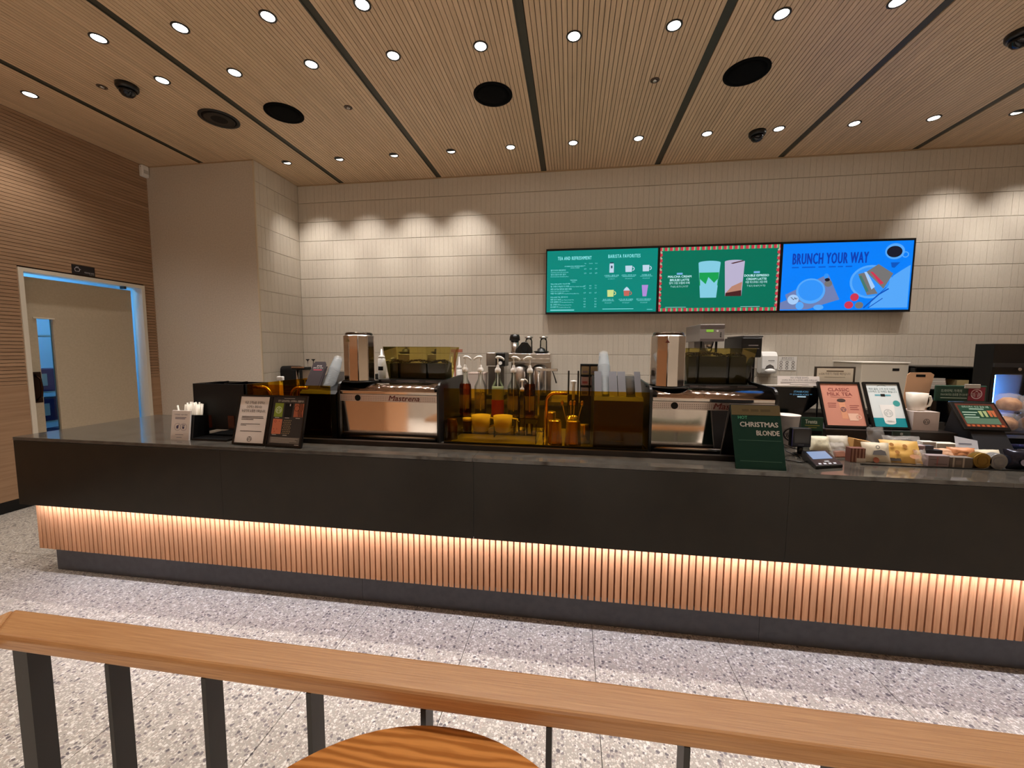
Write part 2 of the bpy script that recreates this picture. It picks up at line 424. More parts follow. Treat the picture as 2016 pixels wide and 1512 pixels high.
for r in range(3, 16):
    z0, z1 = Z0+TH*r, min(Z0+TH*(r+1), H)
    if z1-z0 < .03: continue
    for i in range(ny+1):
        y0, y1 = COLY+.013+i*TW, min(COLY+.013+(i+1)*TW, YB)
        if y1-y0 < .01: continue
        key = (round(y1-y0, 4), round(z1-z0, 4))
        if key not in cm:
            mb = MB(); tile_geo(mb, 0, 0, 0, y1-y0-.0016, z1-z0-.003, .007, 'X'); o = part(mb, 'tile', M_TILE, wc, local=True); cm[key] = o
        else: o = copy_part(cm[key], (0, 0, 0), wc)
        o.location = (COLX+.001+rnd.uniform(-.0008, .0008), (y0+y1)/2, (z0+z1)/2)
# left wall: level oak battens above a plain oak dado, with a doorway
DY0, DY1, DZ = 3.04, 4.065, 2.185         # doorway clear opening
mb = MB().box(XL-.118, XL-.014, YF, DY0-.01, .0, H+.05).box(XL-.118, XL-.014, DY1+.01, YB, 0, H+.05).box(XL-.118, XL-.014, DY0-.01, DY1+.01, DZ+.01, H+.05)
wl = struct('wall_left', mb, mat((52, 34, 22), .8))
PZ0, PP = 1.15, .0330
n = int(round((H-PZ0)/PP)); PP = (H-PZ0)/n
pm = {}
FR = .035                                 # width of the door frame
for i in range(n):
    z = PZ0+PP*i
    segs = [(YF, COLY)] if z > DZ+FR-.012 else [(YF, DY0-FR), (DY1+FR, COLY)]
    for a, b in segs:
        if a not in pm:
            pm[a, b] = pm.get((a, b)) or part(MB().box(-.014, 0, 0, b-a, .0022, PP-.0022), 'plank', M_WALLWOOD, wl, local=True)
            o = pm[a, b] if not pm.get(('used', a, b)) else copy_part(pm[a, b], (0, 0, 0), wl)
            pm['used', a, b] = True
        o.location = (XL, a, z)
for a, b in ((YF, .2), (.2, DY0-FR), (DY1+FR, COLY)):
    part(MB().box(XL-.014, XL, a+.001, b-.001, .106, PZ0-.001), 'panel', M_WALLWOOD, wl)
bb = MB()
for a, b in ((YF, DY0-FR), (DY1+FR, COLY)): bb.box(XL-.014, XL-.002, a, b, 0, .105)
struct('baseboard_left', bb, M_BLACKMATT)
# walls behind the camera and to the right
wf = struct('wall_front', MB().box(XL-.1, XR+.1, YF-.12, YF, 0, H+.05), noisy('plaster_grey', (176, 168, 156), (184, 176, 164), 8, .8))
part(MB().box(-4.99, -3.6, YF, YF+.14, .02, 2.6), 'panel', M_WALLWOOD, wf)
struct('wall_right', MB().box(XR, XR+.1, YF, YB+.1, 0, H+.05), noisy('plaster_beige', (176, 160, 140), (186, 170, 150), 8, .8))
# door
dr = thing('door_1', None, None); del dr['label'], dr['category']; dr['kind'] = 'structure'
dr.location = (XL, DY0, 0)
M_FRAME = mat((224, 216, 200), .45)
fm = MB().box(XL-.12, XL+.012, DY0-FR, DY0, 0, DZ+FR).box(XL-.12, XL+.012, DY1, DY1+FR, 0, DZ+FR).box(XL-.12, XL+.012, DY0, DY1, DZ, DZ+FR)
part(fm, 'door_frame', M_FRAME, dr)
LX0, LX1 = XL-.115, XL-.075
LY0, LY1, LZ = DY0+.004, DY1-.055, DZ-.034
WY0, WY1, WZ0, WZ1 = 3.155, 3.275, .62, 1.765
M_LEAF = noisy('door_laminate', (186, 172, 148), (192, 178, 154), 50, .5)
lf = MB().box(LX0, LX1, LY0, WY0, .01, LZ).box(LX0, LX1, WY1, LY1, .01, LZ).box(LX0, LX1, WY0, WY1, WZ1, LZ).box(LX0, LX1, WY0, WY1, .01, WZ0)
leaf = part(lf, 'door_leaf', M_LEAF, dr)
part(MB().box(LX0+.012, LX0+.018, WY0, WY1, WZ0, WZ1), 'pane', M_CLEAR, leaf)
part(MB().box(LX1, LX1+.012, WY0-.03, WY1+.012, WZ1, WZ1+.012), 'window_lip', M_FRAME, leaf)
part(MB().box(LX1, LX1+.004, LY0+.02, LY0+.105, .96, 1.255), 'handle_plate', mat((46, 26, 18), .35, .6), leaf)
part(MB().tube([(LX1, LY0+.06, 1.23), (LX1+.04, LY0+.075, 1.19), (LX1+.045, LY0+.08, 1.10), (LX1+.04, LY0+.075, 1.02), (LX1, LY0+.06, .98)], .009), 'pull_handle', mat((60, 36, 26), .25, .9), leaf)
part(MB().box(XL-.075, XL-.02, 3.9, 3.925, DZ-.03, DZ), 'guide_bracket', M_BLACK, dr)
# the lit back room behind the door
br = struct('wall_backroom', MB().box(XL-1.5, XL-1.45, 1.6, YB, 0, 2.7).box(XL-1.5, XL-.12, YB-.05, YB, 0, 2.7).box(XL-1.5, XL-.12, 1.55, 1.6, 0, 2.7).box(XL-1.5, XL-.12, 1.55, YB, 2.7, 2.75), mat((226, 228, 230), .7))
bl = thing('ceiling_lamp', 'flat cool white lamp lighting the back room behind the door', 'lamp', (XL-.7, 3.5, 2.66))
part(MB().box(XL-.95, XL-.45, 2.7, 4.3, 2.66, 2.70), 'housing', M_WHITE, bl); part(MB().box(XL-.93, XL-.47, 2.72, 4.28, 2.655, 2.66), 'diffuser', emis((96, 182, 255), 16), bl)
# ------------------------------------------------------------------ ceiling fittings
R1, R2, R3, RS = 1.828*1.3625, 2.147*1.3625, 3.182*1.3625, 2.54*1.3625
LX = lambda i: -.0215+.6475*i           # lamp columns: two to a bay
M_RING = mat((28, 24, 22), .4); M_LENS = emis((255, 250, 240), 14); M_LENSW = emis((255, 244, 226), 4)
LAMP0 = {}
def downlight(x, y, label, power, group, tilt=0, angle=A_FRONT, lens=M_LENS, blend=1.0, size=.03):
    t = thing('downlight', label, 'downlight', (x, y, H), group=group)
    key = tilt
    if key not in LAMP0:
        rg = part(MB().lathe([(.040, .0), (.042, -.005), (.050, -.006), (.053, -.003), (.053, .0)][::-1], n=20), 'trim_ring', M_RING, t, local=True)
        if tilt: ln = part(MB().lathe([(.0, -.0015), (.040, -.0015)], n=20, a0=0, a1=PI), 'lens', lens, t, local=True)
        else: ln = part(MB().lathe([(.040, -.003), (.0, -.003)], n=20), 'lens', lens, t, local=True)
        LAMP0[key] = (rg, ln)
        if tilt:
            bk = part(MB().lathe([(.040, -.0008), (.0, -.0008)], n=20), 'baffle', M_BLACKMATT, t, local=True); LAMP0[key] = (rg, ln, bk)
    else:
        for q in LAMP0[key]: copy_part(q, (0, 0, 0), t)
    ld = LDATA.get((power, angle, blend))
    if ld is None:
        ld = bpy.data.lights.new('downlight_beam', 'SPOT'); ld.energy = power; ld.color = WARM; ld.spot_size = math.radians(angle); ld.spot_blend = blend; ld.shadow_soft_size = size
        LDATA[power, angle, blend] = ld
    lo = bpy.data.objects.new('beam', ld); COL.objects.link(lo); lo.parent = t; lo.location = (0, 0, -.02); lo.rotation_euler = (math.radians(tilt), 0, 0)
    return t
LDATA = {}
gF, gM, gR = 'downlights in the front row', 'downlights in the middle row', 'downlights in the rear row'
for q, i in enumerate((-5, -4, -3, -2)):
    downlight(LX(i), R1, '%s lit downlight from the left in the ceiling row nearest the viewer' % ORD[q], P_FRONT, gF)
for i in (-1, 0, 1, 2, 3, 4, 5): 
    downlight(LX(i), R1, 'lit downlight above the top edge of the photo, front row', P_FRONT, 'front row downlights above the frame')
for q, i in enumerate((-7, -5, -4, -3, -2, -1, 0, 1, 2, 3)):
    downlight(LX(i), R2, '%s lit downlight from the left in the middle ceiling row' % ORD[q], P_FRONT, gM)
for i in (4, 5, 6): downlight(LX(i), R2, 'lit downlight beyond the right edge of the photo, middle row', P_FRONT, 'middle row downlights beyond the frame')
for q, i in enumerate(range(-5, 7)):
    wash = i in (-5, -4, -3, -2, 6)
    downlight(LX(i), R3, '%s%s downlight from the left in the row by the back wall' % (ORD[q], ' wall-washing' if wash else ' lit'), P_WASH if wash else P_REAR, gR, tilt=26 if wash else 0, angle=A_WASH if wash else A_REAR, lens=M_LENSW if wash else M_LENS)
downlight(LX(7), R3, 'wall-washing downlight beyond the right edge of the photo, rear row', P_WASH, gR, tilt=26, angle=A_WASH)
for yy in (-1.1, -2.0, -2.9):  # unseen lamps added so floor bounce brightens ceiling and walls
    for xx in (-3.9, -2.6, -1.3, 0, 1.3, 2.6, 3.9):
        downlight(xx, yy, 'added warm downlight behind the viewer, brightening the room', P_FILL, 'added downlights behind the viewer', angle=A_FILL)
for xx, yy in ((-4.66, 1.0), (-3.9, .35)): downlight(xx, yy, 'warm downlight beside the left wall, behind the viewer', P_FRONT*1.4, 'downlights by the left wall')
# small blank sockets
for x, y, lb in ((-2.812*1.3625, R2, 'small unlit sensor socket beside the left dome camera'), (-1.457*1.3625, RS, 'small sprinkler socket between two round speakers on the left'), (.448*1.3625, RS, 'small dark sprinkler socket left of the right speaker')):
    t = thing('ceiling_socket', lb, 'socket', (x, y, H))
    part(MB().lathe([(.036, 0), (.036, -.003), (.024, -.006), (.022, -.002)], n=18), 'collar', mat((78, 58, 42), .4), t, local=True)
    part(MB().lathe([(.022, -.002), (.012, -.012), (.0, -.013)], n=14), 'nozzle', M_STEEL, t, local=True)
for x, y, lb in ((-2.648*1.3625, 2.157*1.3625, 'black dome camera on the ceiling at the left'), (1.281*1.3625, 3.209*1.3625, 'black dome camera between rear downlights above the screens'), (2.145*1.3625, 2.43*1.3625, 'black dome camera cut off by the right picture edge')):
    t = thing('dome_camera', lb, 'camera', (x, y, H), group='dome cameras')
    part(MB().lathe([(.075, 0), (.075, -.025), (.066, -.040)], n=24), 'base', M_BLACK, t, local=True)
    part(MB().lathe([(.058, -.036), (.052, -.062), (.034, -.084), (.0, -.094)], n=24), 'dome', mat((14, 14, 18), .08), t, local=True)
    part(MB().ell((.02, -.03, -.07), .018, .018, .018), 'lens', mat((50, 52, 62), .1, .5), t, local=True)
for x, lb, rim in ((-2.401, 'leftmost round black ceiling speaker with a visible grille rim', 1), (-1.914, 'flat black round ceiling speaker second from the left', 0), (-.504, 'round black ceiling speaker just left of the middle', 0), (.941, 'large black round ceiling speaker on the right', 0)):
    t = thing('ceiling_speaker', lb, 'speaker', (x*1.3625, RS, H), group='ceiling speakers')
    part(MB().lathe([(.162, 0), (.162, -.006), (.140, -.008), (.136, -.004)], n=40), 'rim', mat((26, 24, 22), .5) if rim else mat((9, 9, 9), .9, 0, .1), t, local=True)
    part(MB().lathe([(.136, -.005), (.10, -.0085), (.0, -.010)], n=40), 'grille', mat((40, 36, 33), .8, 0, .1) if rim else mat((9, 9, 9), .9, 0, .1), t, local=True)
    if rim: part(MB().lathe([(.112, -.009), (.115, -.013), (.120, -.013), (.122, -.008)], n=40), 'inner_ring', M_BLACK, t, local=True)
t = thing('motion_detector', 'white motion detector high in the corner by the column', 'detector', (XL+.03, COLY-.05, H-.13))
part(MB().box(XL, XL+.05, COLY-.085, COLY-.005, H-.135, H-.005), 'body', M_WHITEPL, t, bevel=.012)
part(MB().box(XL+.05, XL+.055, COLY-.07, COLY-.02, H-.10, H-.06), 'lens', mat((200, 196, 190), .3), t, bevel=.002)
part(MB().disc(XL+.03, H-.03, .005, -(COLY-.086), n=10), 'indicator', mat((60, 40, 40), .4), t)

# ------------------------------------------------------------------ the service counter
ct = thing('service_counter', 'long dark service counter with an oak slatted base', 'counter', (0, CF, 0))
SB = .497                                   # underside of the dark front
fronts = [CXL, py(436, 960, CF).x, py(932, 990, CF).x, py(1552, 1000, CF).x, 2.35, 3.7, CXR]
for a, b in zip(fronts, fronts[1:]): part(MB().box(a+.0006, b-.0006, CF+.002, CF+.03, SB, T-.022), 'front_panel', M_STONEFRONT, ct)
part(MB().box(CXL+.002, CXR, CF+.03, CB-.02, SB, SB+.03), 'soffit', M_BLACKMATT, ct)
part(MB().box(CXL, CXL+.03, CF+.03, CB-.02, SB, T-.022), 'end_panel', M_STONEFRONT, ct)
part(MB().box(CXL+.06, CXR, CB-.05, CB-.02, .1, T-.022), 'back_panel', M_BLACKMATT, ct)
SY, SZ0 = 2.044, .178
part(MB().box(-3.39, CXR, SY+.016, SY+.05, SZ0+.012, SB), 'slat_backing', mat((126, 74, 44), .8), ct)
spx = (.9-(-.76))*.93/47.0
s0 = None
xx = -3.415; pitch = .0331
i = 0
while xx < CXR-.03:
    if s0 is None: o = s0 = part(MB().box(-.0121, .0121, 0, .018, 0, SB-.001-SZ0), 'slat', M_SLAT, ct, local=True)
    else: o = copy_part(s0, (0, 0, 0), ct)
    o.location = (xx, SY-CF, SZ0); xx += pitch
part(MB().box(-3.428, -3.41, SY+.004, CB-.06, SZ0, SB-.001), 'end_slat_panel', M_SLAT, ct)
KX = [-3.40, -1.2, .98, 3.2, CXR]
for a, b in zip(KX, KX[1:]): part(MB().box(a+.0008, b-.0008, 2.108, 2.125, 0, SZ0+.03), 'kick_panel', M_KICK, ct)
part(MB().box(-3.40, -3.385, 2.126, CB-.06, 0, SZ0+.03), 'kick_panel', M_KICK, ct)
led = part(MB().add([(-3.40, 1.997, SB-.001), (CXR, 1.997, SB-.001), (CXR, 2.004, SB-.001), (-3.40, 2.004, SB-.001)], [(0, 3, 2, 1)]), 'led_strip', emis((240, 238, 255), LED_STR), ct)
# stone worktop, jointed
wt = thing('countertop', 'polished dark grey stone worktop running along the whole counter', 'worktop', (0, CF, T-.02))
jx = [CXL, py(936, 892, 2.05).x, 1.9, CXR]
for a, b in zip(jx, jx[1:]): part(MB().box(a+.0005, b-.0005, CF, CB, T-.020, T), 'slab', M_STONE, wt, bevel=.0015, seg=1)
us = thing('upstand', 'low black raised strip set back along the counter behind the ledge', 'strip', (0, 2.145, T))
part(MB().box(-1.62, .86, 2.142, 2.175, T, T+.026), 'strip', mat((34, 27, 22), .35), us)
part(MB().box(1.44, 3.2, 2.188, 2.196, T, T+.005), 'edge_strip', M_BLACK, us)

# ------------------------------------------------------------------ rail and table in the foreground
rl = thing('hand_rail', 'oak topped hand rail on flat black bars in the foreground', 'railing', (-1.42, .75, 0))
kr = (HC-.81)/.744; RY0, RY1, RZ0, RZ1, RXC = .772*kr, .868*kr, .810-.042*kr, .810, -1.568*kr
part(MB().prism([(RXC, RY1), (3.2, RY1), (3.2, RY0), (RXC+.0875, RY0)], 'Z', RZ0, RZ1), 'rail_cap', M_RAIL, rl, bevel=.009, seg=3)
M_RAILY = wood('rail_oak_return', (190, 138, 90), (220, 172, 120), 'Y', 7, 48, .32, 0, .5, .12)
part(MB().prism([(RXC, RY1), (RXC+.0875, RY0), (RXC+.0875, -1.4), (RXC, -1.4)], 'Z', RZ0, RZ1), 'rail_cap', M_RAILY, rl, bevel=.009, seg=3)
b0 = None
for i in range(0, 16):
    X = (-1.126+.2735*i)*kr
    if b0 is None: o = b0 = part(MB().box(-.0055, .0055, .772*kr, .818*kr, 0, RZ0+.004), 'baluster', M_BALUSTER, rl, local=True)
    else: o = copy_part(b0, (0, 0, 0), rl)
    o.location = (X+1.42, -.75, 0)
part(MB().box(-1.436*kr, -1.39*kr, .784*kr, .83*kr, 0, RZ0+.004), 'post', M_BALUSTER, rl)
for i in range(7): part(MB().box(-1.545*kr, -1.500*kr, .45-.25*i, .461-.25*i, 0, RZ0+.004), 'baluster', M_BALUSTER, rl)
tb = thing('round_table', 'round oak cafe table in front of the rail', 'table', (-.239*.924, .373*.924, 0))
part(MB().lathe([(.335, -.026), (.347, -.020), (.350, -.010), (.350, -.004), (.346, .0), (0, .0)], n=64), 'table_top', M_TABLE, tb, local=True).location = (0, 0, .76)
part(MB().cyl((0, 0, .02), .035, .715, 24), 'pedestal', M_BALUSTER, tb, local=True)
part(MB().lathe([(.24, 0), (.24, .008), (.06, .022), (.0, .022)], n=40), 'base', M_BALUSTER, tb, local=True)

BLK = (-.4859, -.4272)
# seats behind the viewer: they show in the mirrored machine fronts
M_FAB = noisy('grey_green_fabric', (112, 116, 100), (128, 132, 114), 90, .9, .2, .1); M_DKWOOD = mat((66, 38, 24), .45)
t = thing('lounge_chair', 'grey green upholstered lounge chair behind the viewer', 'chair', (1.16, -.35, 0), (0, 0, .5))
part(MB().lathe([(.20, .36), (.28, .38), (.31, .42), (.30, .46), (0, .47)], n=28), 'seat', M_FAB, t, local=True)
part(MB().lathe([(.30, .40), (.33, .50), (.345, .70), (.335, .74), (.31, .70), (.29, .47)], n=24, a0=-PI*.15, a1=PI*1.15), 'backrest', M_FAB, t, local=True)
for sx_ in (-1, 1):
    for sy_ in (-1, 1): part(MB().tube([(sx_*.17, sy_*.17, .38), (sx_*.24, sy_*.24, 0)], [.018, .012], 10), 'leg', M_DKWOOD, t, local=True)
xc_ = BLK[0]*(4.536+1.2); yb_ = 4.536-xc_/BLK[1]
t = thing('tall_cabinet', 'tall oak cabinet behind the viewer at the left', 'cabinet', (xc_-1, -1.6, 0))
part(MB().box(xc_-2.0, xc_, yb_, -1.2, .05, 1.5), 'carcass', wood('cabinet_oak', (186, 136, 96), (206, 156, 114), 'Z', 3, 20, .5, 0, .3), t); part(MB().box(xc_-1.98, xc_-.02, yb_+.02, -1.22, 0, .05), 'plinth', M_BLACKMATT, t)
for k_ in range(3): part(MB().box(xc_-1.97+.655*k_, xc_-1.33+.655*k_, -1.2, -1.182, .07, 1.48), 'door', wood('cabinet_door_oak', (186, 136, 96), (206, 156, 114), 'Z', 3, 20, .5, .04, .3), t)
t = thing('spindle_chair', 'brown wooden spindle back chair behind the viewer', 'chair', (1.45, -1.5, 0), (0, 0, -.3))
part(MB().lathe([(.19, .43), (.21, .44), (.21, .46), (0, .465)], n=24), 'seat', M_DKWOOD, t, local=True)
for sx_ in (-1, 1):
    for sy_ in (-1, 1): part(MB().tube([(sx_*.14, sy_*.14, .44), (sx_*.20, sy_*.20, 0)], [.016, .011], 10), 'leg', M_DKWOOD, t, local=True)
for k in range(6): part(MB().tube([(-.15+.06*k, -.16, .45), (-.19+.076*k, -.24, .80)], .008, 8), 'spindle', M_DKWOOD, t, local=True)
part(MB().tube([(-.23, -.235, .80), (-.1, -.25, .82), (.1, -.25, .82), (.23, -.235, .80)], .016, 10), 'top_rail', M_DKWOOD, t, local=True)

# ------------------------------------------------------------------ menu screens
SCY = YB-.075
sx0, _, _, _ = rect(1075, 491, 1076, 619, SCY)
a, b = py(1075, 491, SCY), py(1804, 468, SCY)
c_, d_ = py(1074, 619.5, SCY), py(1792, 612.5, SCY)
SX0, SX1, SZB, SZT = (a.x+c_.x)/2, (b.x+d_.x)/2, (c_.z+d_.z)/2, (a.z+b.z)/2
SWD = (SX1-SX0)/3; SHT = SZT-SZB
def screen(i, label):
    t = thing('menu_screen', label, 'screen', (SX0+SWD*i, SCY, SZB), group='menu screens on the back wall')
    part(MB().box(.001, SWD-.001, .012, .06, .0, SHT), 'case', M_BLACK, t, local=True, bevel=.003)
    part(MB().box(.2, SWD-.2, .06, .10, .15, SHT-.15), 'wall_mount', M_BLACKMATT, t, local=True)
    bz = .022
    mb = MB().box(.001, SWD-.001, .0, .012, 0, bz).box(.001, SWD-.001, 0, .012, SHT-bz, SHT).box(.001, bz*.6, 0, .012, bz, SHT-bz).box(SWD-bz*.6, SWD-.001, 0, .012, bz, SHT-bz)
    part(mb, 'bezel', M_BLACK, t, local=True)
    return t, bz*.6, bz, SWD-bz*.6, SHT-bz
W1 = emis((150, 246, 250)); W2 = emis((205, 250, 255))
# -- left screen: tea list and favourites
t, u0, v0, u1, v1 = screen(0, 'left menu screen, teal, listing tea prices and six drinks')
UW, VH = u1-u0, v1-v0
U = lambda f: u0+UW*f
V = lambda f: v1-VH*f                        # f measured down from the top
part(MB().quad(u0, v0, u1, v1, -.008), 'display', emis((4, 134, 122)), t, local=True)
tx = MB()
tx.text('TEA AND REFRESHMENT', U(.255), V(.150), .056, -.007, width=UW*.31, bold=.012, space=1.25)
tx.text('BARISTA FAVORITES', U(.705), V(.137), .056, -.007, width=UW*.285, bold=.012, space=1.25)
tx.text('STARBUCKS REFRESHERS™', U(.26), V(.262), .017, -.007, width=UW*.19)
tx.text('스타벅스 리프레셔', U(.26), V(.288), .014, -.007)
tx.text('TEAVANA', U(.25), V(.487), .018, -.007); tx.text('티바나', U(.25), V(.515), .016, -.007)
L1 = [(.325, '딸기 아사이 레모네이드', 'Strawberry Acai with Lemonade', 1), (.395, '핑크 드링크 위드 딸기', 'Pink Drink with Strawberry Acai', 1)]
for f, k, e, _ in L1:
    tx.text(k, U(.035), V(f), .022, -.007, 'LEFT', width=UW*.14); tx.text(e, U(.035), V(f+.028), .013, -.007, 'LEFT', width=UW*.165)
tx.text('TEA & TEA LATTE  티 & 티 라떼', U(.035), V(.545), .018, -.007, 'LEFT', width=UW*.18, bold=.008)
tx.text('FULL-LEAF TEA  풀 리프 티', U(.035), V(.76), .018, -.007, 'LEFT', width=UW*.16, bold=.008)
for f, k, e in ((.588, '얼 그레이 바닐라 티 라떼', 'Earl Grey Vanilla Tea Latte'), (.632, '제주 유기농 말차로 만든 라떼', ''), (.702, '자몽 허니 블랙 티', 'Grapefruit Honey Black Tea'),
                (.803, '제주 유기 녹차', 'Jeju Organic Green Tea'), (.842, '민트 블렌드 티', 'Mint Blend Brewed Tea'), (.886, '얼 그레이 티', 'Earl Grey Brewed Tea'), (.925, '유스베리 티', 'Youthberry Brewed Tea')):
    wk = UW*.0122*len(k)
    tx.text(k, U(.035), V(f), .022, -.007, 'LEFT', width=wk)
    if e: tx.text(e, U(.035)+wk+.01, V(f), .014, -.007, 'LEFT', width=UW*.0052*len(e))
tx.text('Malcha Latte from Jeju Organic Matcha', U(.035), V(.66), .013, -.007, 'LEFT', width=UW*.175)
for j, nm in enumerate(('Tall', 'Grande', 'Venti')): tx.text(nm, U(.355+.05*j), V(.22), .014, -.007)
for f in (.31, .38): 
    for j, nm in enumerate(('5.9', '6.4', '6.9')): tx.text(nm, U(.355+.05*j), V(f), .020, -.007)
for f, pr in ((.58, ('6.1', '6.6', '7.1')), (.62, ('6.1', '6.6', '7.1')), (.695, ('5.7', '6.2', '6.7')), (.79, ('5.3', '', '6.3')), (.835, ('4.5', '', '5.5')), (.88, ('4.5', '', '5.5')), (.92, ('4.5', '', '5.5'))):
    for j, nm in enumerate(pr):
        if nm: tx.text(nm, U(.355+.05*j), V(f), .020, -.007)
DR = [(.60, .205, .37, '스타벅스 돌체 라떼', '6.1 | 6.6 | 7.1'), (.755, .275, .37, '스타벅스 화이트 초코', '5.9 | 6.4 | 6.9'), (.91, .27, .37, '카라멜 모카', '5.9 | 6.4 | 6.9'),
      (.575, .65, .755, '유자 민트 티', '5.9 | 6.4 | 6.9'), (.735, .61, .755, '시그니처 핫 초콜릿', '5.7 | 6.2 | 6.7'), (.895, .575, .755, '딸기 아사이 레모네이드', '5.9 | 6.4 | 6.9')]
for fu, ft, fb, nm, pr in DR:
    tx.text(nm, U(fu-.005), V(fb+.055), .019, -.007, width=UW*min(.13, .012*len(nm)+.01)); tx.quad(U(fu-.06), V(fb+.068), U(fu+.05), V(fb+.064), -.007)
    tx.text(pr, U(fu-.005), V(fb+.105), .015, -.007)
for f in (.955, .968): tx.quad(U(.035), V(f+.006), U(.26), V(f), -.007)
tx.quad(U(.52), V(.955), U(.80), V(.948), -.007); tx.quad(U(.92), V(.966), U(.97), V(.96), -.007)
part(tx, 'lettering', W1, t, local=True)
# drink pictures: bottle, two mugs, yellow mug, cocoa with cream, tall pink glass
cups = MB(); cups2 = MB(); cups3 = MB(); cups4 = MB(); cups5 = MB()
def mug(mb, fu, ft, fb, w_, taper=.9):
    uc = U(fu); hw = UW*w_/2
    mb.poly([(uc-hw*taper, V(fb)), (uc+hw*taper, V(fb)), (uc+hw, V(ft)), (uc-hw, V(ft))], -.006)
    mb.ring(uc+hw*1.1, (V(ft)+V(fb))/2, hw*.35, hw*.6, -.006, 10, -PI/2, PI/2)
cups.poly([(U(.575), V(.37)), (U(.615), V(.37)), (U(.615), V(.24)), (U(.608), V(.205)), (U(.582), V(.205)), (U(.575), V(.24))], -.006)
mug(cups, .748, .265, .365, .062); mug(cups, .90, .26, .36, .06)
mug(cups3, .59, .645, .755, .06); mug(cups2, .735, .66, .745, .055, .8)
cups.poly([(U(.705), V(.66)), (U(.765), V(.66)), (U(.75), V(.62)), (U(.735), V(.60)), (U(.72), V(.62))], -.005)
cups4.poly([(U(.878), V(.755)), (U(.912), V(.755)), (U(.925), V(.575)), (U(.868), V(.575))], -.006)
cups5.quad(U(.58), V(.225), U(.61), V(.205), -.005); cups5.quad(U(.588), V(.30), U(.602), V(.26), -.005)
part(cups, 'picture', emis((190, 214, 232)), t, local=True); part(cups3, 'picture', emis((206, 222, 140)), t, local=True); part(cups2, 'picture', emis((196, 104, 92)), t, local=True)
part(cups4, 'picture', emis((176, 140, 214)), t, local=True); part(cups5, 'picture', emis((40, 66, 86)), t, local=True)
# -- middle screen: two iced drinks in a striped border
t, u0, v0, u1, v1 = screen(1, 'middle menu screen, green with striped border and two iced drinks')
UW, VH = u1-u0, v1-v0
part(MB().quad(u0, v0, u1, v1, -.008), 'display', emis((0, 112, 88)), t, local=True)
red, grn, crm = MB(), MB(), MB()
n = 22
for i in range(n):
    a, b = u0+UW*i/n, u0+UW*(i+1)/n; s = (b-a)/4
    for vv in (v0, v1-VH*.052):
        red.quad(a, vv, a+s*1.4, vv+VH*.052, -.007); crm.quad(a+s*1.4, vv, a+s*2.0, vv+VH*.052, -.007); grn.quad(a+s*2.0, vv, a+s*3.0, vv+VH*.052, -.007); red.quad(a+s*3.4, vv, b, vv+VH*.052, -.007)
n = 10
for i in range(n):
    a = v0+VH*.055+(VH*.89)*i/n; b = a+VH*.06
    for uu, sgn in ((u0, 1), (u1, -1)):
        red.poly([(uu, a), (uu+sgn*UW*.022, a+.01), (uu+sgn*UW*.022, b-.01), (uu, b)], -.007)
        crm.poly([(uu+sgn*UW*.004, b), (uu+sgn*UW*.013, b-.008), (uu+sgn*UW*.022, b+.004), (uu+sgn*UW*.013, b+.016)], -.006)
for uu, sgn in ((u0, 1), (u1, -1)): crm.quad(min(uu, uu+sgn*UW*.011), v0, max(uu, uu+sgn*UW*.011), v1, -.0075)
part(red, 'border', emis((196, 58, 72)), t, local=True); part(grn, 'border', emis((70, 172, 110)), t, local=True); part(crm, 'border', emis((186, 170, 146)), t, local=True)
tx = MB()
for fu, l1, l2, l3, pr, f0 in ((.175, 'MALCHA CREAM', 'BRULEE LATTE', '말차 크림 브륄레 라떼', 'T 6.5 | G 7.1 | V 7.7', .47), (.82, 'DOUBLE ESPRESSO', 'CREAM LATTE', '더블 에스프레소 크림 라떼', 'T 6.3 | G 6.9 | V 7.5', .475)):
    tx.text(l1, U(fu), V(f0), .034, -.007, width=UW*.20, bold=.022); tx.text(l2, U(fu), V(f0+.053), .034, -.007, width=UW*.165, bold=.022)
    tx.text(l3, U(fu), V(f0+.10), .030, -.007, width=UW*.175); tx.text(pr, U(fu), V(f0+.152), .026, -.007, width=UW*.15)
tx.quad(U(.06), V(.935), U(.24), V(.931), -.007); tx.quad(U(.70), V(.935), U(.86), V(.931), -.007)
part(tx, 'lettering', W2, t, local=True)
pl = MB().quad(U(.15), V(.425), U(.20), V(.395), -.007).quad(U(.795), V(.425), U(.845), V(.395), -.007); part(pl, 'badge', emis((120, 176, 226)), t, local=True)
c1, c2, c3, c4, c5 = MB(), MB(), MB(), MB(), MB()
def glassp(mb, uc, ft, fb, wt_, wb_, w=-.007): mb.poly([(U(uc-wb_), V(fb)), (U(uc+wb_), V(fb)), (U(uc+wt_), V(ft)), (U(uc-wt_), V(ft))], w)
glassp(c1, .425, .25, .79, .093, .068); c1.disc(U(.425), V(.25), UW*.093, -.0068, 20, VH*.03); glassp(c2, .425, .40, .60, .083, .078, -.0065)
c1.poly([(U(.35), V(.50)), (U(.40), V(.58)), (U(.42), V(.47)), (U(.47), V(.56)), (U(.50), V(.5)), (U(.495), V(.62)), (U(.355), V(.62))], -.006)
glassp(c3, .635, .24, .77, .083, .068); c3.disc(U(.635), V(.24), UW*.083, -.0068, 20, VH*.025)
c4.poly([(U(.572), V(.72)), (U(.698), V(.72)), (U(.705), V(.55)), (U(.62), V(.62))], -.0065)
c5.poly([(U(.568), V(.77)), (U(.702), V(.77)), (U(.70), V(.68)), (U(.57), V(.72))], -.006); c5.poly([(U(.60), V(.265)), (U(.70), V(.225)), (U(.715), V(.235)), (U(.62), V(.275))], -.006)
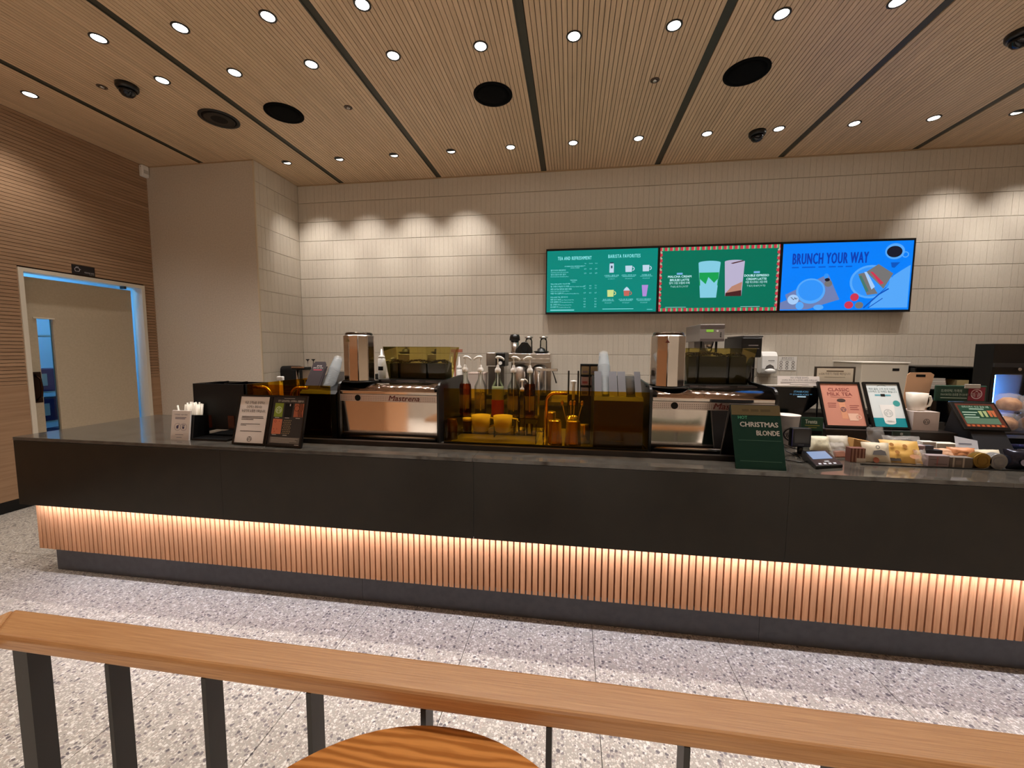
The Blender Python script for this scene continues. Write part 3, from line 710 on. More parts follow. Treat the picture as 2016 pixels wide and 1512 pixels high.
for m_, c in ((c1, (132, 204, 226)), (c2, (22, 160, 82)), (c3, (186, 178, 206)), (c4, (184, 132, 112)), (c5, (74, 34, 36))): part(m_, 'picture', emis(c), t, local=True)
# -- right screen: brunch picture on blue
t, u0, v0, u1, v1 = screen(2, 'right menu screen, bright blue with brunch dishes and coffee')
UW, VH = u1-u0, v1-v0
part(MB().quad(u0, v0, u1, v1, -.008), 'display', emis((2, 128, 252)), t, local=True)
part(MB().text('BRUNCH YOUR WAY', U(.08), V(.305), .165, -.007, 'LEFT', width=UW*.585, bold=.022, space=1.15), 'lettering', emis((14, 58, 172)), t, local=True)
sb = MB()
for a, b in ((.08, .135), (.16, .265), (.29, .345), (.37, .425), (.44, .48), (.5, .55)): sb.quad(U(a), V(.362), U(b), V(.345), -.007)
part(sb, 'lettering', emis((8, 84, 204)), t, local=True)
AR = UW/VH
def ellp(mb, fu, fv, ru, rv, w, rot=0, n=28): mb.disc(U(fu), V(fv), UW*ru, w, n, VH*rv, rot)
brd, plt, blw, drk, brn, tom, pale, grn2, blk = (MB() for _ in range(9))
plt.poly([(U(.86), V(.97)), (U(.99), V(.97)), (U(.99), V(.35)), (U(.93), V(.42)), (U(.87), V(.50)), (U(.82), V(.62)), (U(.72), V(.86)), (U(.70), V(.97))], -.0075)
brd.poly([(U(.04), V(.76)), (U(.37), V(.46)), (U(.47), V(.84)), (U(.22), V(.985)), (U(.0), V(.985)), (U(.0), V(.88)), (U(.055), V(.84))], -.0072)
ellp(plt, .24, .71, .115, .19, -.0066); ellp(blw, .24, .70, .098, .155, -.006)
ellp(pale, .105, .835, .045, .075, -.006); ellp(plt, .16, .93, .032, .06, -.0055); ellp(plt, .31, .955, .04, .04, -.006)
ellp(plt, .70, .585, .160, .245, -.0068); ellp(blw, .70, .585, .142, .215, -.0064)
brn.poly([(U(.60), V(.47)), (U(.645), V(.45)), (U(.76), V(.76)), (U(.68), V(.78))], -.0055)
brn.poly([(U(.66), V(.44)), (U(.75), V(.33)), (U(.865), V(.47)), (U(.80), V(.69))], -.006)
pale.poly([(U(.645), V(.44)), (U(.665), V(.44)), (U(.735), V(.66)), (U(.71), V(.70))], -.005); tom.poly([(U(.69), V(.44)), (U(.71), V(.44)), (U(.80), V(.61)), (U(.775), V(.63))], -.005)
grn2.poly([(U(.605), V(.50)), (U(.625), V(.49)), (U(.69), V(.72)), (U(.67), V(.74))], -.005)
ellp(tom, .585, .81, .033, .058, -.005); ellp(tom, .545, .925, .034, .055, -.005); ellp(brn, .625, .93, .032, .05, -.005)
ellp(plt, .865, .15, .073, .115, -.0068); ellp(blk, .862, .155, .058, .082, -.006); plt.ring(U(.945), V(.20), .022, .032, -.0068)
drk.stroke([(U(.66), V(.97)), (U(.77), V(.77)), (U(.84), V(.69))], .014, -.006); drk.stroke([(U(.77), V(.77)), (U(.82), V(.67))], .006, -.006); drk.stroke([(U(.695), V(.97)), (U(.80), V(.83))], .008, -.006)
drk.poly([(U(.84), V(.31)), (U(.91), V(.31)), (U(.87), V(.39)), (U(.85), V(.38))], -.006)
ellp(brn, .375, .60, .03, .05, -.006); ellp(blk, .365, .545, .02, .025, -.0055); ellp(blw, .355, .49, .018, .04, -.006)
for k in range(5): blk.stroke([(U(.085+.01*k), V(.80+.02*(k % 3))), (U(.10+.01*k), V(.815+.02*(k % 2)))], .005, -.005)
for m_, c in ((brd, (112, 128, 178)), (plt, (86, 168, 250)), (blw, (50, 148, 250)), (drk, (10, 84, 190)), (brn, (118, 116, 116)), (tom, (204, 56, 84)), (pale, (168, 204, 246)), (grn2, (70, 120, 110)), (blk, (24, 26, 44))): part(m_, 'picture', emis(c), t, local=True)

# ------------------------------------------------------------------ helpers for flat printed boards
def logo(mbd, u, v, r, w):
    # round emblem: ring with a crowned head between wavy tresses
    mbd.ring(u, v, r*.84, r, w, 24)
    mbd.poly([(u-r*.16, v+r*.42), (u+r*.16, v+r*.42), (u+r*.22, v+r*.72), (u+r*.08, v+r*.56), (u, v+r*.78), (u-r*.08, v+r*.56), (u-r*.22, v+r*.72)], w)
    for s in (-1, 1):
        for k in (0, 1, 2):
            x0 = .24+.19*k
            mbd.stroke([(u+s*r*x0, v+r*(.42-.14*k)), (u+s*r*(x0+.09), v+r*.12), (u+s*r*(x0-.03), v-r*.18), (u+s*r*(x0+.05), v-r*(.62-.12*k))], r*.09, w)
    mbd.stroke([(u-r*.10, v+r*.10), (u-r*.02, v+r*.10)], r*.05, w); mbd.stroke([(u+r*.03, v+r*.10), (u+r*.11, v+r*.10)], r*.05, w); mbd.stroke([(u-r*.07, v-r*.10), (u+r*.07, v-r*.10)], r*.05, w)
def easel(name, label, cat, bl, br, height, lean, paper, parent_z, border=.010, framemat=None, stand=True):
    # leaning framed board; bl/br: world points of lower corners; returns the Empty and board size
    up_z = Vector((0, 0, .0122*math.sin(lean))); bl, br = Vector(bl)+up_z, Vector(br)+up_z; d = br-bl; wd = d.length; rz = math.atan2(d.y, d.x)
    t = thing(name, label, cat, bl, (-lean, 0, rz))
    fm_ = framemat or M_BLACK
    part(MB().box(0, wd, .003, .012, 0, height), 'backing', fm_, t, local=True)
    if border:
        mb = MB().box(0, wd, -.003, .003, 0, border).box(0, wd, -.003, .003, height-border, height).box(0, border, -.003, .003, border, height-border).box(wd-border, wd, -.003, .003, border, height-border)
        part(mb, 'frame', fm_, t, local=True)
    part(MB().quad(border, border, wd-border, height-border, -.0022), 'print', paper, t, local=True)
    if stand:
        R = Euler((-lean, 0, rz)).to_matrix(); top = bl+R @ Vector((wd/2, .012, height*.75))
        # prop leg from the upper back to the support
        Ri = R.transposed(); foot = Vector((top.x, top.y, bl.z-up_z.z+.003))+Vector((-math.sin(rz), math.cos(rz), 0))*.05
        tl, fl_ = Ri @ (top-bl), Ri @ (foot-bl)
        n_ = (fl_-tl).normalized(); s_ = Vector((1, 0, 0)); q_ = n_.cross(s_)*.002
        vs = [tl-s_*.03-q_, tl+s_*.03-q_, fl_+s_*.04-q_, fl_-s_*.04-q_, tl-s_*.03+q_, tl+s_*.03+q_, fl_+s_*.04+q_, fl_-s_*.04+q_]
        part(MB().add(vs, [(0, 3, 2, 1), (4, 5, 6, 7), (0, 1, 5, 4), (1, 2, 6, 5), (2, 3, 7, 6), (3, 0, 4, 7)]), 'prop', fm_, t, local=True)
    return t, wd
K1 = mat((52, 46, 48), .7, 0, .2); K2 = mat((24, 22, 22), .7, 0, .2); GREENINK = mat((22, 58, 46), .7, 0, .2)
def bars(mb, u0, u1, v, n, gap, th, w, rag=(1, .9, .6)):
    for i in range(n): mb.quad(u0, v-gap*i-th, u0+(u1-u0)*rag[i % len(rag)], v-gap*i, w)

# ------------------------------------------------------------------ left end of the counter
# straw holder with white card
t = thing('straw_holder', 'black straw box with a white card at the left counter end', 'straw holder', pz(352, 866, T))
a, b = pz(330, 866.5, T), pz(371, 867, T)
X0, X1, Yc = a.x, b.x, 2.085
zt = py(355, 808, Yc+.03).z
part(MB().prism([(Yc+.014, T), (Yc+.13, T), (Yc+.13, T+.135), (Yc+.036, T+.15)], 'X', X0+.012, X1+.014), 'box', M_BLACK, t)
cd_ = part(MB().prism([(Yc, T), (Yc+.010, T), (Yc+.032, zt), (Yc+.024, zt)], 'X', X0, X1), 'card', M_PAPER, t)
ln = Vector((0, .024, zt-T)).normalized()
def oncard(u, v): return Vector((X0+u, Yc-.0008+ln.y*v, T+ln.z*v))
cw, chh = X1-X0, (zt-T)
pr = MB()
tmp = MB(); tmp.text('다회용컵 이용하세요', cw/2, chh*.85, .010, 0, width=cw*.7); bars(tmp, cw*.2, cw*.8, chh*.78, 2, .007, .0035, 0)
tmp.ring(cw*.35, chh*.45, .021, .0225); tmp.ring(cw*.68, chh*.45, .021, .0225); tmp.poly([(cw*.29, chh*.39), (cw*.40, chh*.39), (cw*.41, chh*.53), (cw*.28, chh*.47)]); tmp.poly([(cw*.63, chh*.38), (cw*.70, chh*.38), (cw*.73, chh*.47), (cw*.60, chh*.47)]); tmp.quad(cw*.60, chh*.5, cw*.75, chh*.525)
tmp.quad(cw*.25, chh*.18, cw*.7, chh*.19); tmp.quad(cw*.33, chh*.08, cw*.62, chh*.092)
pr.add([oncard(p.x, p.z) for p in tmp.v], tmp.f); part(pr, 'lettering', mat((84, 80, 110), .7), cd_)
ST0 = None
for i in range(34):
    sxx = X0+.036+(i % 12)*.0086+rnd.uniform(-.002, .002); syy = Yc+.05+(i//12)*.024+rnd.uniform(-.003, .003)
    lean_ = rnd.uniform(-.01, .012); hh = .195+rnd.uniform(-.012, .008)
    if i == 0: base, top = (X0+.042, syy, T+.02), (X0+.008, syy, T+.205)
    else: base, top = (sxx, syy, T+.02), (sxx+lean_, syy+.02, T+hh+.02)
    st = part(MB().tube([base, top], .0046, 7), 'straw', mat((240, 234, 222), .6, 0, .3), None)
    tag(st, 'white wrapped straw leaning out to the left of the straw bundle' if i == 0 else 'white paper-wrapped straw in the tight bundle behind the white card', 'straw', 'straws in the straw box')
# black condiment organiser
a, b = rect(382, 756, 483, 845, 2.22)[:2]
t = thing('condiment_bin', 'tall black condiment organiser with an open tray foot', 'organiser', ((a+b)/2, 2.2, T))
zt = py(430, 756, 2.22).z; zm = py(430, 845, 2.22).z
part(MB().box(a, b, 2.22, 2.228, zm, zt).box(a, a+.006, 2.22, 2.42, T+.01, zt).box(b-.006, b, 2.22, 2.42, T+.01, zt).box(a, b, 2.414, 2.42, T+.01, zt), 'body', M_BLACKMATT, t)
for f in (.21, .60): part(MB().box(a+(b-a)*f-.003, a+(b-a)*f+.003, 2.228, 2.41, zm, zt+.004), 'divider', M_BLACKGLOSS, t)
part(MB().box(max(a+.012, X1+.016), b-.02, 2.09, 2.42, T, T+.012), 'tray', M_BLACK, t)
for f in (.28, .72): part(MB().box(a+(b-a)*f-.022, a+(b-a)*f+.022, 2.217, 2.221, zm+.01, zm+.09), 'brown_reflection', mat((74, 30, 16), .2), t)  # two orange-brown reflections put into the colour of thin plates
np_ = MB().lathe([(.0, .0), (.045, .0), (.045, .004), (0, .004)], (a+.005, 2.20, T+.016), 16, False, 'Y', 0, 0, PI/2)
tag(part(np_, 'napkin', M_PAPER, None), 'white folded napkin in the foot of the black organiser', 'napkin')
# two framed A4 notices
bl, br = (pz(446, 878, T).x, 2.035, T), (pz(514, 880, T).x, 2.035, T)
t, wd = easel('notice_frame', 'black framed white notice with Korean lettering', 'notice', bl, br, .292, .27, M_PAPER, T)
tx = MB(); W_ = -.0018
for i, (s_, ww) in enumerate((('지금 고객님을 응대하는', .62), ('스타벅스 파트너는', .48), ('누군가의 소중한 가족입니다.', .74))): tx.text(s_, wd*.5, .240-.0245*i, .0185, W_, width=wd*ww, bold=.01)
bars(tx, wd*.16, wd*.84, .166, 3, .0085, .0036, W_, (.98, 1, .55)); bars(tx, wd*.16, wd*.76, .122, 2, .0085, .0030, W_, (1, .3)); tx.quad(wd*.18, .0765, wd*.84, .080, W_)
part(tx, 'lettering', K1, t, local=True); lg = MB(); logo(lg, wd*.5, .033, .0155, W_); part(lg, 'emblem', K1, t, local=True)
bl, br = (pz(514, 881, T).x+.002, 2.025, T), (pz(587, 885, T).x, 2.015, T)
t, wd = easel('notice_frame', 'black framed dark notice showing five gift cards', 'notice', bl, br, .295, .25, mat((44, 40, 40), .6), T)
tx = MB(); tx.text('인기 급상승하는 스타벅스 선물카드', wd*.55, .258, .0135, W_, width=wd*.72, bold=.01); tx.quad(wd*.35, .277, wd*.65, .279, W_); tx.quad(wd*.80, .012, wd*.92, .015, W_)
for fu, fv in ((.22, .165), (.5, .165), (.80, .165), (.2, .068), (.5, .066)): tx.quad(wd*(fu-.06), fv-.001, wd*(fu+.06), fv+.0015, W_)
part(tx, 'lettering', mat((214, 206, 196), .7), t, local=True)
cardm = MB().quad(wd*.12, .170, wd*.36, .250, W_); part(cardm, 'gift_card', mat((128, 146, 44), .6), t, local=True)
lg = MB(); logo(lg, wd*.24, .210, .020, W_+.0004); part(lg, 'emblem', mat((214, 226, 190), .7), t, local=True)
part(MB().quad(wd*.40, .170, wd*.62, .250, W_), 'gift_card', K2, t, local=True); part(MB().quad(wd*.535, .234, wd*.56, .246, W_+.0004), 'emblem', M_PAPER, t, local=True)
part(MB().quad(wd*.67, .172, wd*.93, .250, W_), 'gift_card', mat((168, 92, 60), .6), t, local=True)
hr = MB()
for k in range(3): hr.stroke([(wd*(.80+.035*k), .250), (wd*(.82+.04*k), .225), (wd*(.79+.04*k), .200), (wd*(.82+.04*k), .173)], .004, W_+.0004)
hr.ring(wd*.745, .222, .015, .017, W_+.0004); part(hr, 'motif', K2, t, local=True)
part(MB().quad(wd*.12, .072, wd*.38, .158, W_), 'gift_card', mat((196, 112, 80), .6), t, local=True)
mk = MB().ring(wd*.19, .145, .005, .008, W_+.0004)
for p in ((.17, .10), (.26, .10), (.2, .085), (.3, .145)): mk.disc(wd*p[0], p[1], .003, W_+.0004, 8)
part(mk, 'motif', mat((150, 66, 44), .6), t, local=True)
part(MB().quad(wd*.40, .070, wd*.64, .156, W_), 'gift_card', mat((40, 36, 34), .6), t, local=True)
mk = MB()
for i in range(5):
    for j in range(8): mk.disc(wd*(.425+.045*i+(.02 if j % 2 else 0)), .077+.0105*j, .0034, W_+.0004, 6)
part(mk, 'motif', mat((150, 128, 96), .6), t, local=True)
part(MB().quad(wd*.10, .020, wd*.92, .055, W_), 'info_band', mat((104, 98, 92), .7), t, local=True)
mk = MB(); bars(mk, wd*.14, wd*.88, .050, 4, .0075, .003, W_+.0004, (1, .9, .96, .7)); part(mk, 'lettering', mat((160, 152, 144), .7), t, local=True)

def pxp(x, y, X): d = ray(x, y); t = X/d.x; return Vector((X, d.y*t, HC+d.z*t))
# ------------------------------------------------------------------ espresso machines
MYF = 2.268
zr = lambda y: py(750, y, MYF).z
ZS0, ZS1, ZP1, ZT1, ZN1 = zr(866), zr(857.5), zr(791), zr(777), zr(755.5)
M_LABEL = mat((74, 68, 66), .5)
def bean_pile(x0, x1, y0, y1, z, n, seed, zb):
    r = random.Random(seed); mb = MB()
    for i in range(n):
        x, y = r.uniform(x0, x1), r.uniform(y0, y1)
        zz = z+.018*math.sin(PI*(x-x0)/(x1-x0))+r.uniform(-.006, .004)
        a = r.uniform(0, PI); k = len(mb.v); c = Vector((x, y, zz)); e1 = Vector((math.cos(a), math.sin(a), r.uniform(-.4, .4)))*.006; e2 = Vector((-math.sin(a), math.cos(a), r.uniform(-.4, .4)))*.004; e3 = Vector((0, 0, .0035))
        mb.add([c+e1, c+e2, c-e1, c-e2, c+e3, c-e3], [(0, 1, 4), (1, 2, 4), (2, 3, 4), (3, 0, 4), (1, 0, 5), (2, 1, 5), (3, 2, 5), (0, 3, 5)], True)
    return mb
M_BEAN = noisy('coffee_beans', (16, 10, 7), (58, 36, 22), 160, .35, .5)
def espresso(X0, X1, label, hop_l, hop_r, bean_z):
    xm = (X0+X1)/2
    t = thing('espresso_machine', label, 'coffee machine', (xm, MYF, T))
    part(MB().box(X0+.02, X1-.02, MYF+.02, 2.80, T+.012, ZN1-.03), 'body', M_BLACKMATT, t)
    part(MB().box(X0+.03, X1-.03, MYF+.012, 2.78, T, T+.014), 'foot', M_BLACK, t)
    part(MB().box(X0+.012, X1-.012, MYF, MYF+.018, ZS1+.002, ZP1), 'mirror_panel', M_CHROME, t)
    part(MB().tube([(X0+.012, MYF+.008, (ZS0+ZS1)/2+.004), (X1-.012, MYF+.008, (ZS0+ZS1)/2+.004)], (ZS1-ZS0)*.42, 12), 'base_rail', M_STEEL, t)
    st = part(MB().box(X0+.012, X1-.012, MYF-.003, MYF+.018, ZP1+.001, ZT1), 'trim_strip', mat((206, 192, 184), .30, .8), t)
    dots = MB()
    n = int((X1-X0)/.011)
    for r_ in range(3):
        for i in range(n): 
            u = X0+.02+i*.011; v = ZP1+.008+r_*.010
            if u+.006 < X1-.02: dots.quad(u, v, u+.0055, v+.0035, -(MYF-.0038))
    part(dots, 'engraving', mat((112, 96, 90), .4), st)
    nm = MB().text('Mastrena', X0+(X1-X0)*.655, ZP1+.008, .046, -(MYF-.0046), width=(X1-X0)*.30, bold=.02, shear=.3); part(nm, 'lettering', mat((104, 34, 28), .5), st)
    eb = MB().disc(X0+(X1-X0)*.20, (ZP1+ZT1)/2, .019, -(MYF-.0046), 20); part(eb, 'emblem', K2, st)
    # rounded chrome nose
    r_ = ZN1-ZT1; pr_ = [(MYF-.004, ZT1+.001), (MYF-.004, ZT1+r_*.28)]
    for k in range(9): a = PI-PI/2*k/8; pr_.append((MYF+.075+.079*math.cos(a), ZT1+r_*.28+r_*.70*math.sin(a)))
    pr_ += [(2.44, ZN1-.002), (2.44, ZT1+.001)]
    part(MB().prism(pr_, 'X', X0+.012, X1-.012, True), 'nose', mat((168, 150, 140), .11, 1), t)
    part(MB().box(X0+.012, X1-.012, 2.44, 2.80, ZN1-.03, ZN1-.004), 'top_deck', M_BLACKGLOSS, t)
    part(MB().box(X0+.012, X1-.012, MYF-.0055, MYF+.01, ZT1+.0005, ZT1+.022), 'silver_band', M_CHROME, t, bevel=.004)
    # rounded black side cheeks
    for xs_ in (X0, X1-.013):
        q = [(MYF-.012, T+.006), (MYF-.012, ZN1-.05)]
        for k in range(7): a = PI-PI/2*k/6; q.append((MYF+.048+.06*math.cos(a), ZN1-.05+.065*math.sin(a)))
        q += [(2.70, ZN1+.030), (2.80, ZN1+.028), (2.80, T+.006)]
        part(MB().prism(q, 'X', xs_, xs_+.013, False), 'side_cheek', M_BLACK, t)
    # smoked bean hopper, three bays
    hy0, hy1 = 2.52, 2.72
    HX0, HX1 = py(hop_l, 720, hy0).x, py(hop_r, 720, hy0).x
    HZ0, HZ1 = ZN1+.012, py(820, 683.5, hy0).z
    part(MB().box(HX0-.0, HX1-.03, hy0-.07, hy1, ZN1-.004, HZ0), 'hopper_base', M_BLACK, t)
    cut = [0, .22, .64, 1]
    for a, b in zip(cut, cut[1:]):
        xa, xb = HX0+(HX1-HX0)*a+.002, HX0+(HX1-HX0)*b-.002
        in0 = .03 if a == 0 else .002; in1 = .04 if b == 1 else .002
        mb = MB(); lo = [(xa+in0, hy0+.02), (xb-in1, hy0+.02), (xb-in1, hy1-.02), (xa+in0, hy1-.02)]; hi = [(xa, hy0), (xb, hy0), (xb, hy1), (xa, hy1)]
        mb.add([(p[0], p[1], HZ0) for p in lo]+[(p[0], p[1], HZ1) for p in hi], [(0, 3, 2, 1), (4, 5, 6, 7), (0, 1, 5, 4), (1, 2, 6, 5), (2, 3, 7, 6), (3, 0, 4, 7)])
        hp = part(mb, 'hopper', M_OLIVE, t)
        part(bean_pile(xa+in0+.006, xb-in1-.006, hy0+.026, hy1-.026, bean_z, 220, int(xa*1000) & 255, HZ0+.004), 'beans', M_BEAN, hp, kind='stuff')
        part(MB().box(xa+in0+.006, xb-in1-.006, hy0+.026, hy1-.026, HZ0+.004, bean_z-.003), 'bean_block', mat((14, 10, 8), .4), hp)
        part(MB().box(xa, xb, hy0, hy1, HZ1, HZ1+.003), 'lid', M_OLIVE, hp)
        part(MB().box(xa+.02, xb-.02, hy0-.073, hy0-.0695, ZN1, HZ0-.003), 'name_plate', M_LABEL, t)
    return t
M2X0, M2X1 = py(1276, 880, MYF).x, py(1529, 830, MYF).x
M1X1 = py(866, 860, MYF).x; M1X0 = M1X1-(M2X1-M2X0)
m1 = espresso(M1X0, M1X1, 'left espresso machine with mirrored front and half full hopper', 754, 888, 1.40)
m2 = espresso(M2X0, M2X1, 'right espresso machine with mirrored front and full bean hopper', 1345, 1490, 1.462)
def octagon(cx, cy, wd, z0, z1, label, tint):
    t = thing('lid_tower', label, 'dispenser', (cx, cy, z0))
    r = wd/2/math.cos(PI/8)
    part(MB().lathe([(r*1.15, 0), (r*1.15, .008)], (cx, cy, z0), 24), 'turntable', M_BLACK, t)
    NS = 10; da = 2*PI/NS; r = wd/2/math.cos(da/2)
    for k in range(NS):
        a0 = -PI/2-da/2+.10+k*da; a1 = a0+da
        tw = ((k*37) % 7-3)*.006
        p0, p1 = (cx+r*(.975+tw)*math.cos(a0+.03), cy+r*(.975+tw)*math.sin(a0+.03)), (cx+r*(.975-tw)*math.cos(a1-.03), cy+r*(.975-tw)*math.sin(a1-.03))
        am = (a0+a1)/2; d = (-math.cos(am)*.006, -math.sin(am)*.006)
        part(MB().prism([p0, p1, (p1[0]+d[0], p1[1]+d[1]), (p0[0]+d[0], p0[1]+d[1])], 'Z', z0+.012, z1-.018), 'panel', M_CHROME, t)
    part(MB().lathe([(r*.90, z0+.010), (r*.90, z1-.012)], (cx, cy, 0), 20, True), 'core', M_STEEL, t)
    part(MB().lathe([(r*.86, z1-.018), (r*.86, z1-.002), (r*.80, z1+.004), (0, z1+.006)], (cx, cy, 0), 24), 'lid', M_DARKCHROME, t)
    part(MB().poly([(cx-wd*.13-.012, z1-.055), (cx-wd*.13+.012, z1-.055), (cx-wd*.13, z1-.034)], -(cy-r*.99)), 'warning_mark', tint, t)
    return t
octagon(py(708, 700, 2.39).x, 2.39, .184, ZN1+.001, py(708, 655, 2.39-.09).z, 'ten-sided mirrored tower on the left espresso machine', mat((120, 104, 60), .5))
octagon(py(1314, 705, 2.39).x, 2.39, .184, ZN1+.001, py(1314, 655, 2.39-.09).z, 'ten-sided mirrored tower on the right espresso machine', mat((120, 60, 50), .5))

# ------------------------------------------------------------------ amber guards
GY = 2.200
gz = py(1000, 767, GY).z
def guard(x0, x1, label, side, rods):
    t = thing('splash_guard', label, 'screen', ((x0+x1)/2, GY, T))
    part(MB().box(x0, x1, GY, GY+.006, T+.027, gz), 'front_pane', M_AMBER, t)
    if side: part(MB().box(x0, x0+.006, GY+.007, 2.80, T, gz), 'side_pane', M_AMBER, t)
    part(MB().box(x0, x1, GY-.006, GY-.0005, T, T+.03).box(x0, x1, GY+.0065, GY+.012, T, T+.03), 'bottom_channel', M_BLACK, t)
    for xr, d in rods:
        yy = GY+.03; zz = gz-.018
        pts = [(xr, yy, T), (xr, yy, zz-.05)]+[(xr+d*.05*(1-math.cos(a)), yy, zz-.05+.05*math.sin(a)) for a in [PI/2*k/6 for k in range(1, 7)]]+[(xr+d*.115, yy, zz)]
        part(MB().tube(pts, .010, 12), 'support_rod', M_BRASS, t)
    return t
guard(py(488, 800, GY).x, M1X0-.012, 'amber acrylic guard left of the left espresso machine', True, [(py(533, 790, GY+.03).x, -1), (py(575, 790, GY+.03).x, 1)])
guard(py(874, 800, GY).x, M2X0-.014, 'amber acrylic guard in front of the syrup bottles', False, [(py(1076, 800, GY+.03).x, 1)])

# ------------------------------------------------------------------ cup dispensers
CUP = MB(); CUP.lathe([(.026, 0), (.0275, .002), (.0365, .098), (.0385, .099), (.0385, .102), (.036, .102), (.027, .004), (0, .004)], n=20)
cup0 = None
def dispenser(name, label, x0, x1, face, plates, tubes, cuplabel, cupgroup, text=False):
    global cup0
    y0, y1, zt = 2.262, 2.60, py(1220, 781, 2.262).z-.004
    t = thing(name, label, 'cup dispenser', ((x0+x1)/2, y0, T))
    part(MB().prism([(y0, T), (y1, T), (y1, zt+.10), (y0+.02, zt), (y0, zt-.02)], 'X', x0, x1), 'cabinet', M_BLACK, t)
    part(MB().box(x0+(x1-x0)*.28, x0+(x1-x0)*.62, y0-.004, y0, T+.055, T+.058), 'label_strip', mat((70, 60, 54), .5), t)
    L = .235; le = math.radians(34); dy, dz = math.sin(le), math.cos(le)
    def at(u, s_, n_=0): return Vector((u, y0+.022+dy*s_+dz*n_, zt-.012+dz*s_-dy*n_))
    for (a, b, l0, l1) in plates:
        c_ = .012 if text else .001; pa = [at(a, l0), at(b, l0), at(b, l1-c_*1.6), at(b-c_, l1), at(a+c_, l1), at(a, l1-c_*1.6)]
        nrm = Vector((0, dz, -dy))*.004
        k = len(pa); mb = MB().add(pa+[p+nrm for p in pa], [tuple(range(k)), tuple(range(2*k-1, k-1, -1))]+[(i, i+k, (i+1) % k+k, (i+1) % k) for i in range(k)])
        pl_ = part(mb, 'chute_plate', face, t)
        if text and b-a > .05:
            tm_ = MB(); tm_.text('종이컵', (b-a)*.55, l1-.038, .013); tm_.text('일회용 컵은 이곳에', (b-a)*.5, l1-.052, .010, width=(b-a)*.7)
            lm = MB().add([at(a+p.x, p.z, -.0006) for p in tm_.v], tm_.f); part(lm, 'lettering', M_PAPER, pl_)
            lm = MB().add([at(a+.02, l1-.066, -.0006), at(b-.015, l1-.066, -.0006), at(b-.015, l1-.061, -.0006), at(a+.02, l1-.061, -.0006)], [(0, 1, 2, 3)]); part(lm, 'accent_line', mat((214, 70, 92), .6), pl_)
    for (u, s0, n_, flip) in tubes:
        for i in range(n_):
            if cup0 is None: o = cup0 = part(CUP, 'clear_cup', M_CUP, None, origin=(0, 0, 0))
            else: o = cup0.copy(); COL.objects.link(o)
            s_ = s0+.0125*(n_-1-i) if flip else s0+.0125*i
            o.location = at(u, s_+(.10 if flip else 0), .045); o.rotation_euler = (-le+(PI if flip else 0), 0, 0)
            tag(o, cuplabel, 'cup', cupgroup)
    return t
x0, x1 = py(591, 800, 2.262).x, M1X0-.014
dispenser('cup_dispenser', 'black cup dispenser with slanted dark chutes left of the machine', x0, x1, mat((46, 36, 42), .45),
          [(x0+.002, x0+.096, 0, .225), (x0+.098, x0+.112, 0, .19)], [(x0+.135, .05, 12, True)], 'clear plastic cup nested in the slanted dark chute on the left', 'cups in the left dispenser', True)
x0, x1 = py(1169, 820, 2.262).x, py(1266, 820, 2.262).x
xm = (x0+x1)/2
dispenser('cup_dispenser', 'black cup dispenser with two grey steel chutes between the machines', x0, x1, mat((122, 124, 132), .35, .4),
          [(x0+.004, x0+.045, 0, .18), (x0+.085, xm-.002, 0, .18), (xm+.002, xm+.045, 0, .18), (xm+.095, x1-.004, 0, .18)],
          [(x0+.064, .0, 20, True)], 'clear plastic cup in the tall stack of the steel chute', 'cups in the tall stack')
# shorter stack in the second chute
le = math.radians(34); zt_ = py(1220, 781, 2.262).z-.004
for i in range(10):
    o = cup0.copy(); COL.objects.link(o); s_ = -.02+.0095*i
    o.location = (xm+.068, 2.284+math.sin(le)*s_+math.cos(le)*.045, zt_-.012+math.cos(le)*s_-math.sin(le)*.045); o.rotation_euler = (-le, 0, 0)
    tag(o, 'clear plastic cup in the short stack of the second steel chute', 'cup', 'cups in the short stack')

# ------------------------------------------------------------------ syrup bottles on an acrylic riser
tag(part(MB().box(py(880, 876, 2.26).x, py(1066, 880, 2.26).x, 2.225, 2.70, T, T+.0008), 'drip_tray', mat((190, 184, 176), .35, .6), None), 'flat brushed steel drip tray under the syrup riser', 'tray')
BY, BZ = 2.56, py(946, 817, 2.56).z
t = thing('acrylic_riser', 'clear acrylic stepped riser under the syrup bottles', 'riser', (-.4, 2.5, T+.001))
ra, rb = py(893, 800, BY).x, py(1062, 800, BY).x
for args in ((ra, rb, 2.49, 2.64, BZ-.006, BZ-.0005), (ra, rb, 2.34, 2.484, T+.05, T+.055), (ra, ra+.005, 2.34, 2.64, T+.001, BZ-.007), (rb-.005, rb, 2.34, 2.64, T+.001, BZ-.007), ((ra+rb)/2, (ra+rb)/2+.005, 2.49, 2.64, T+.001, BZ-.007), (ra+.006, rb-.006, 2.335, 2.34, T+.001, T+.055)):
    part(MB().box(*args), 'shelf' if args[5]-args[4] < .01 else 'panel', M_CLEAR, t)
PUMP = {}
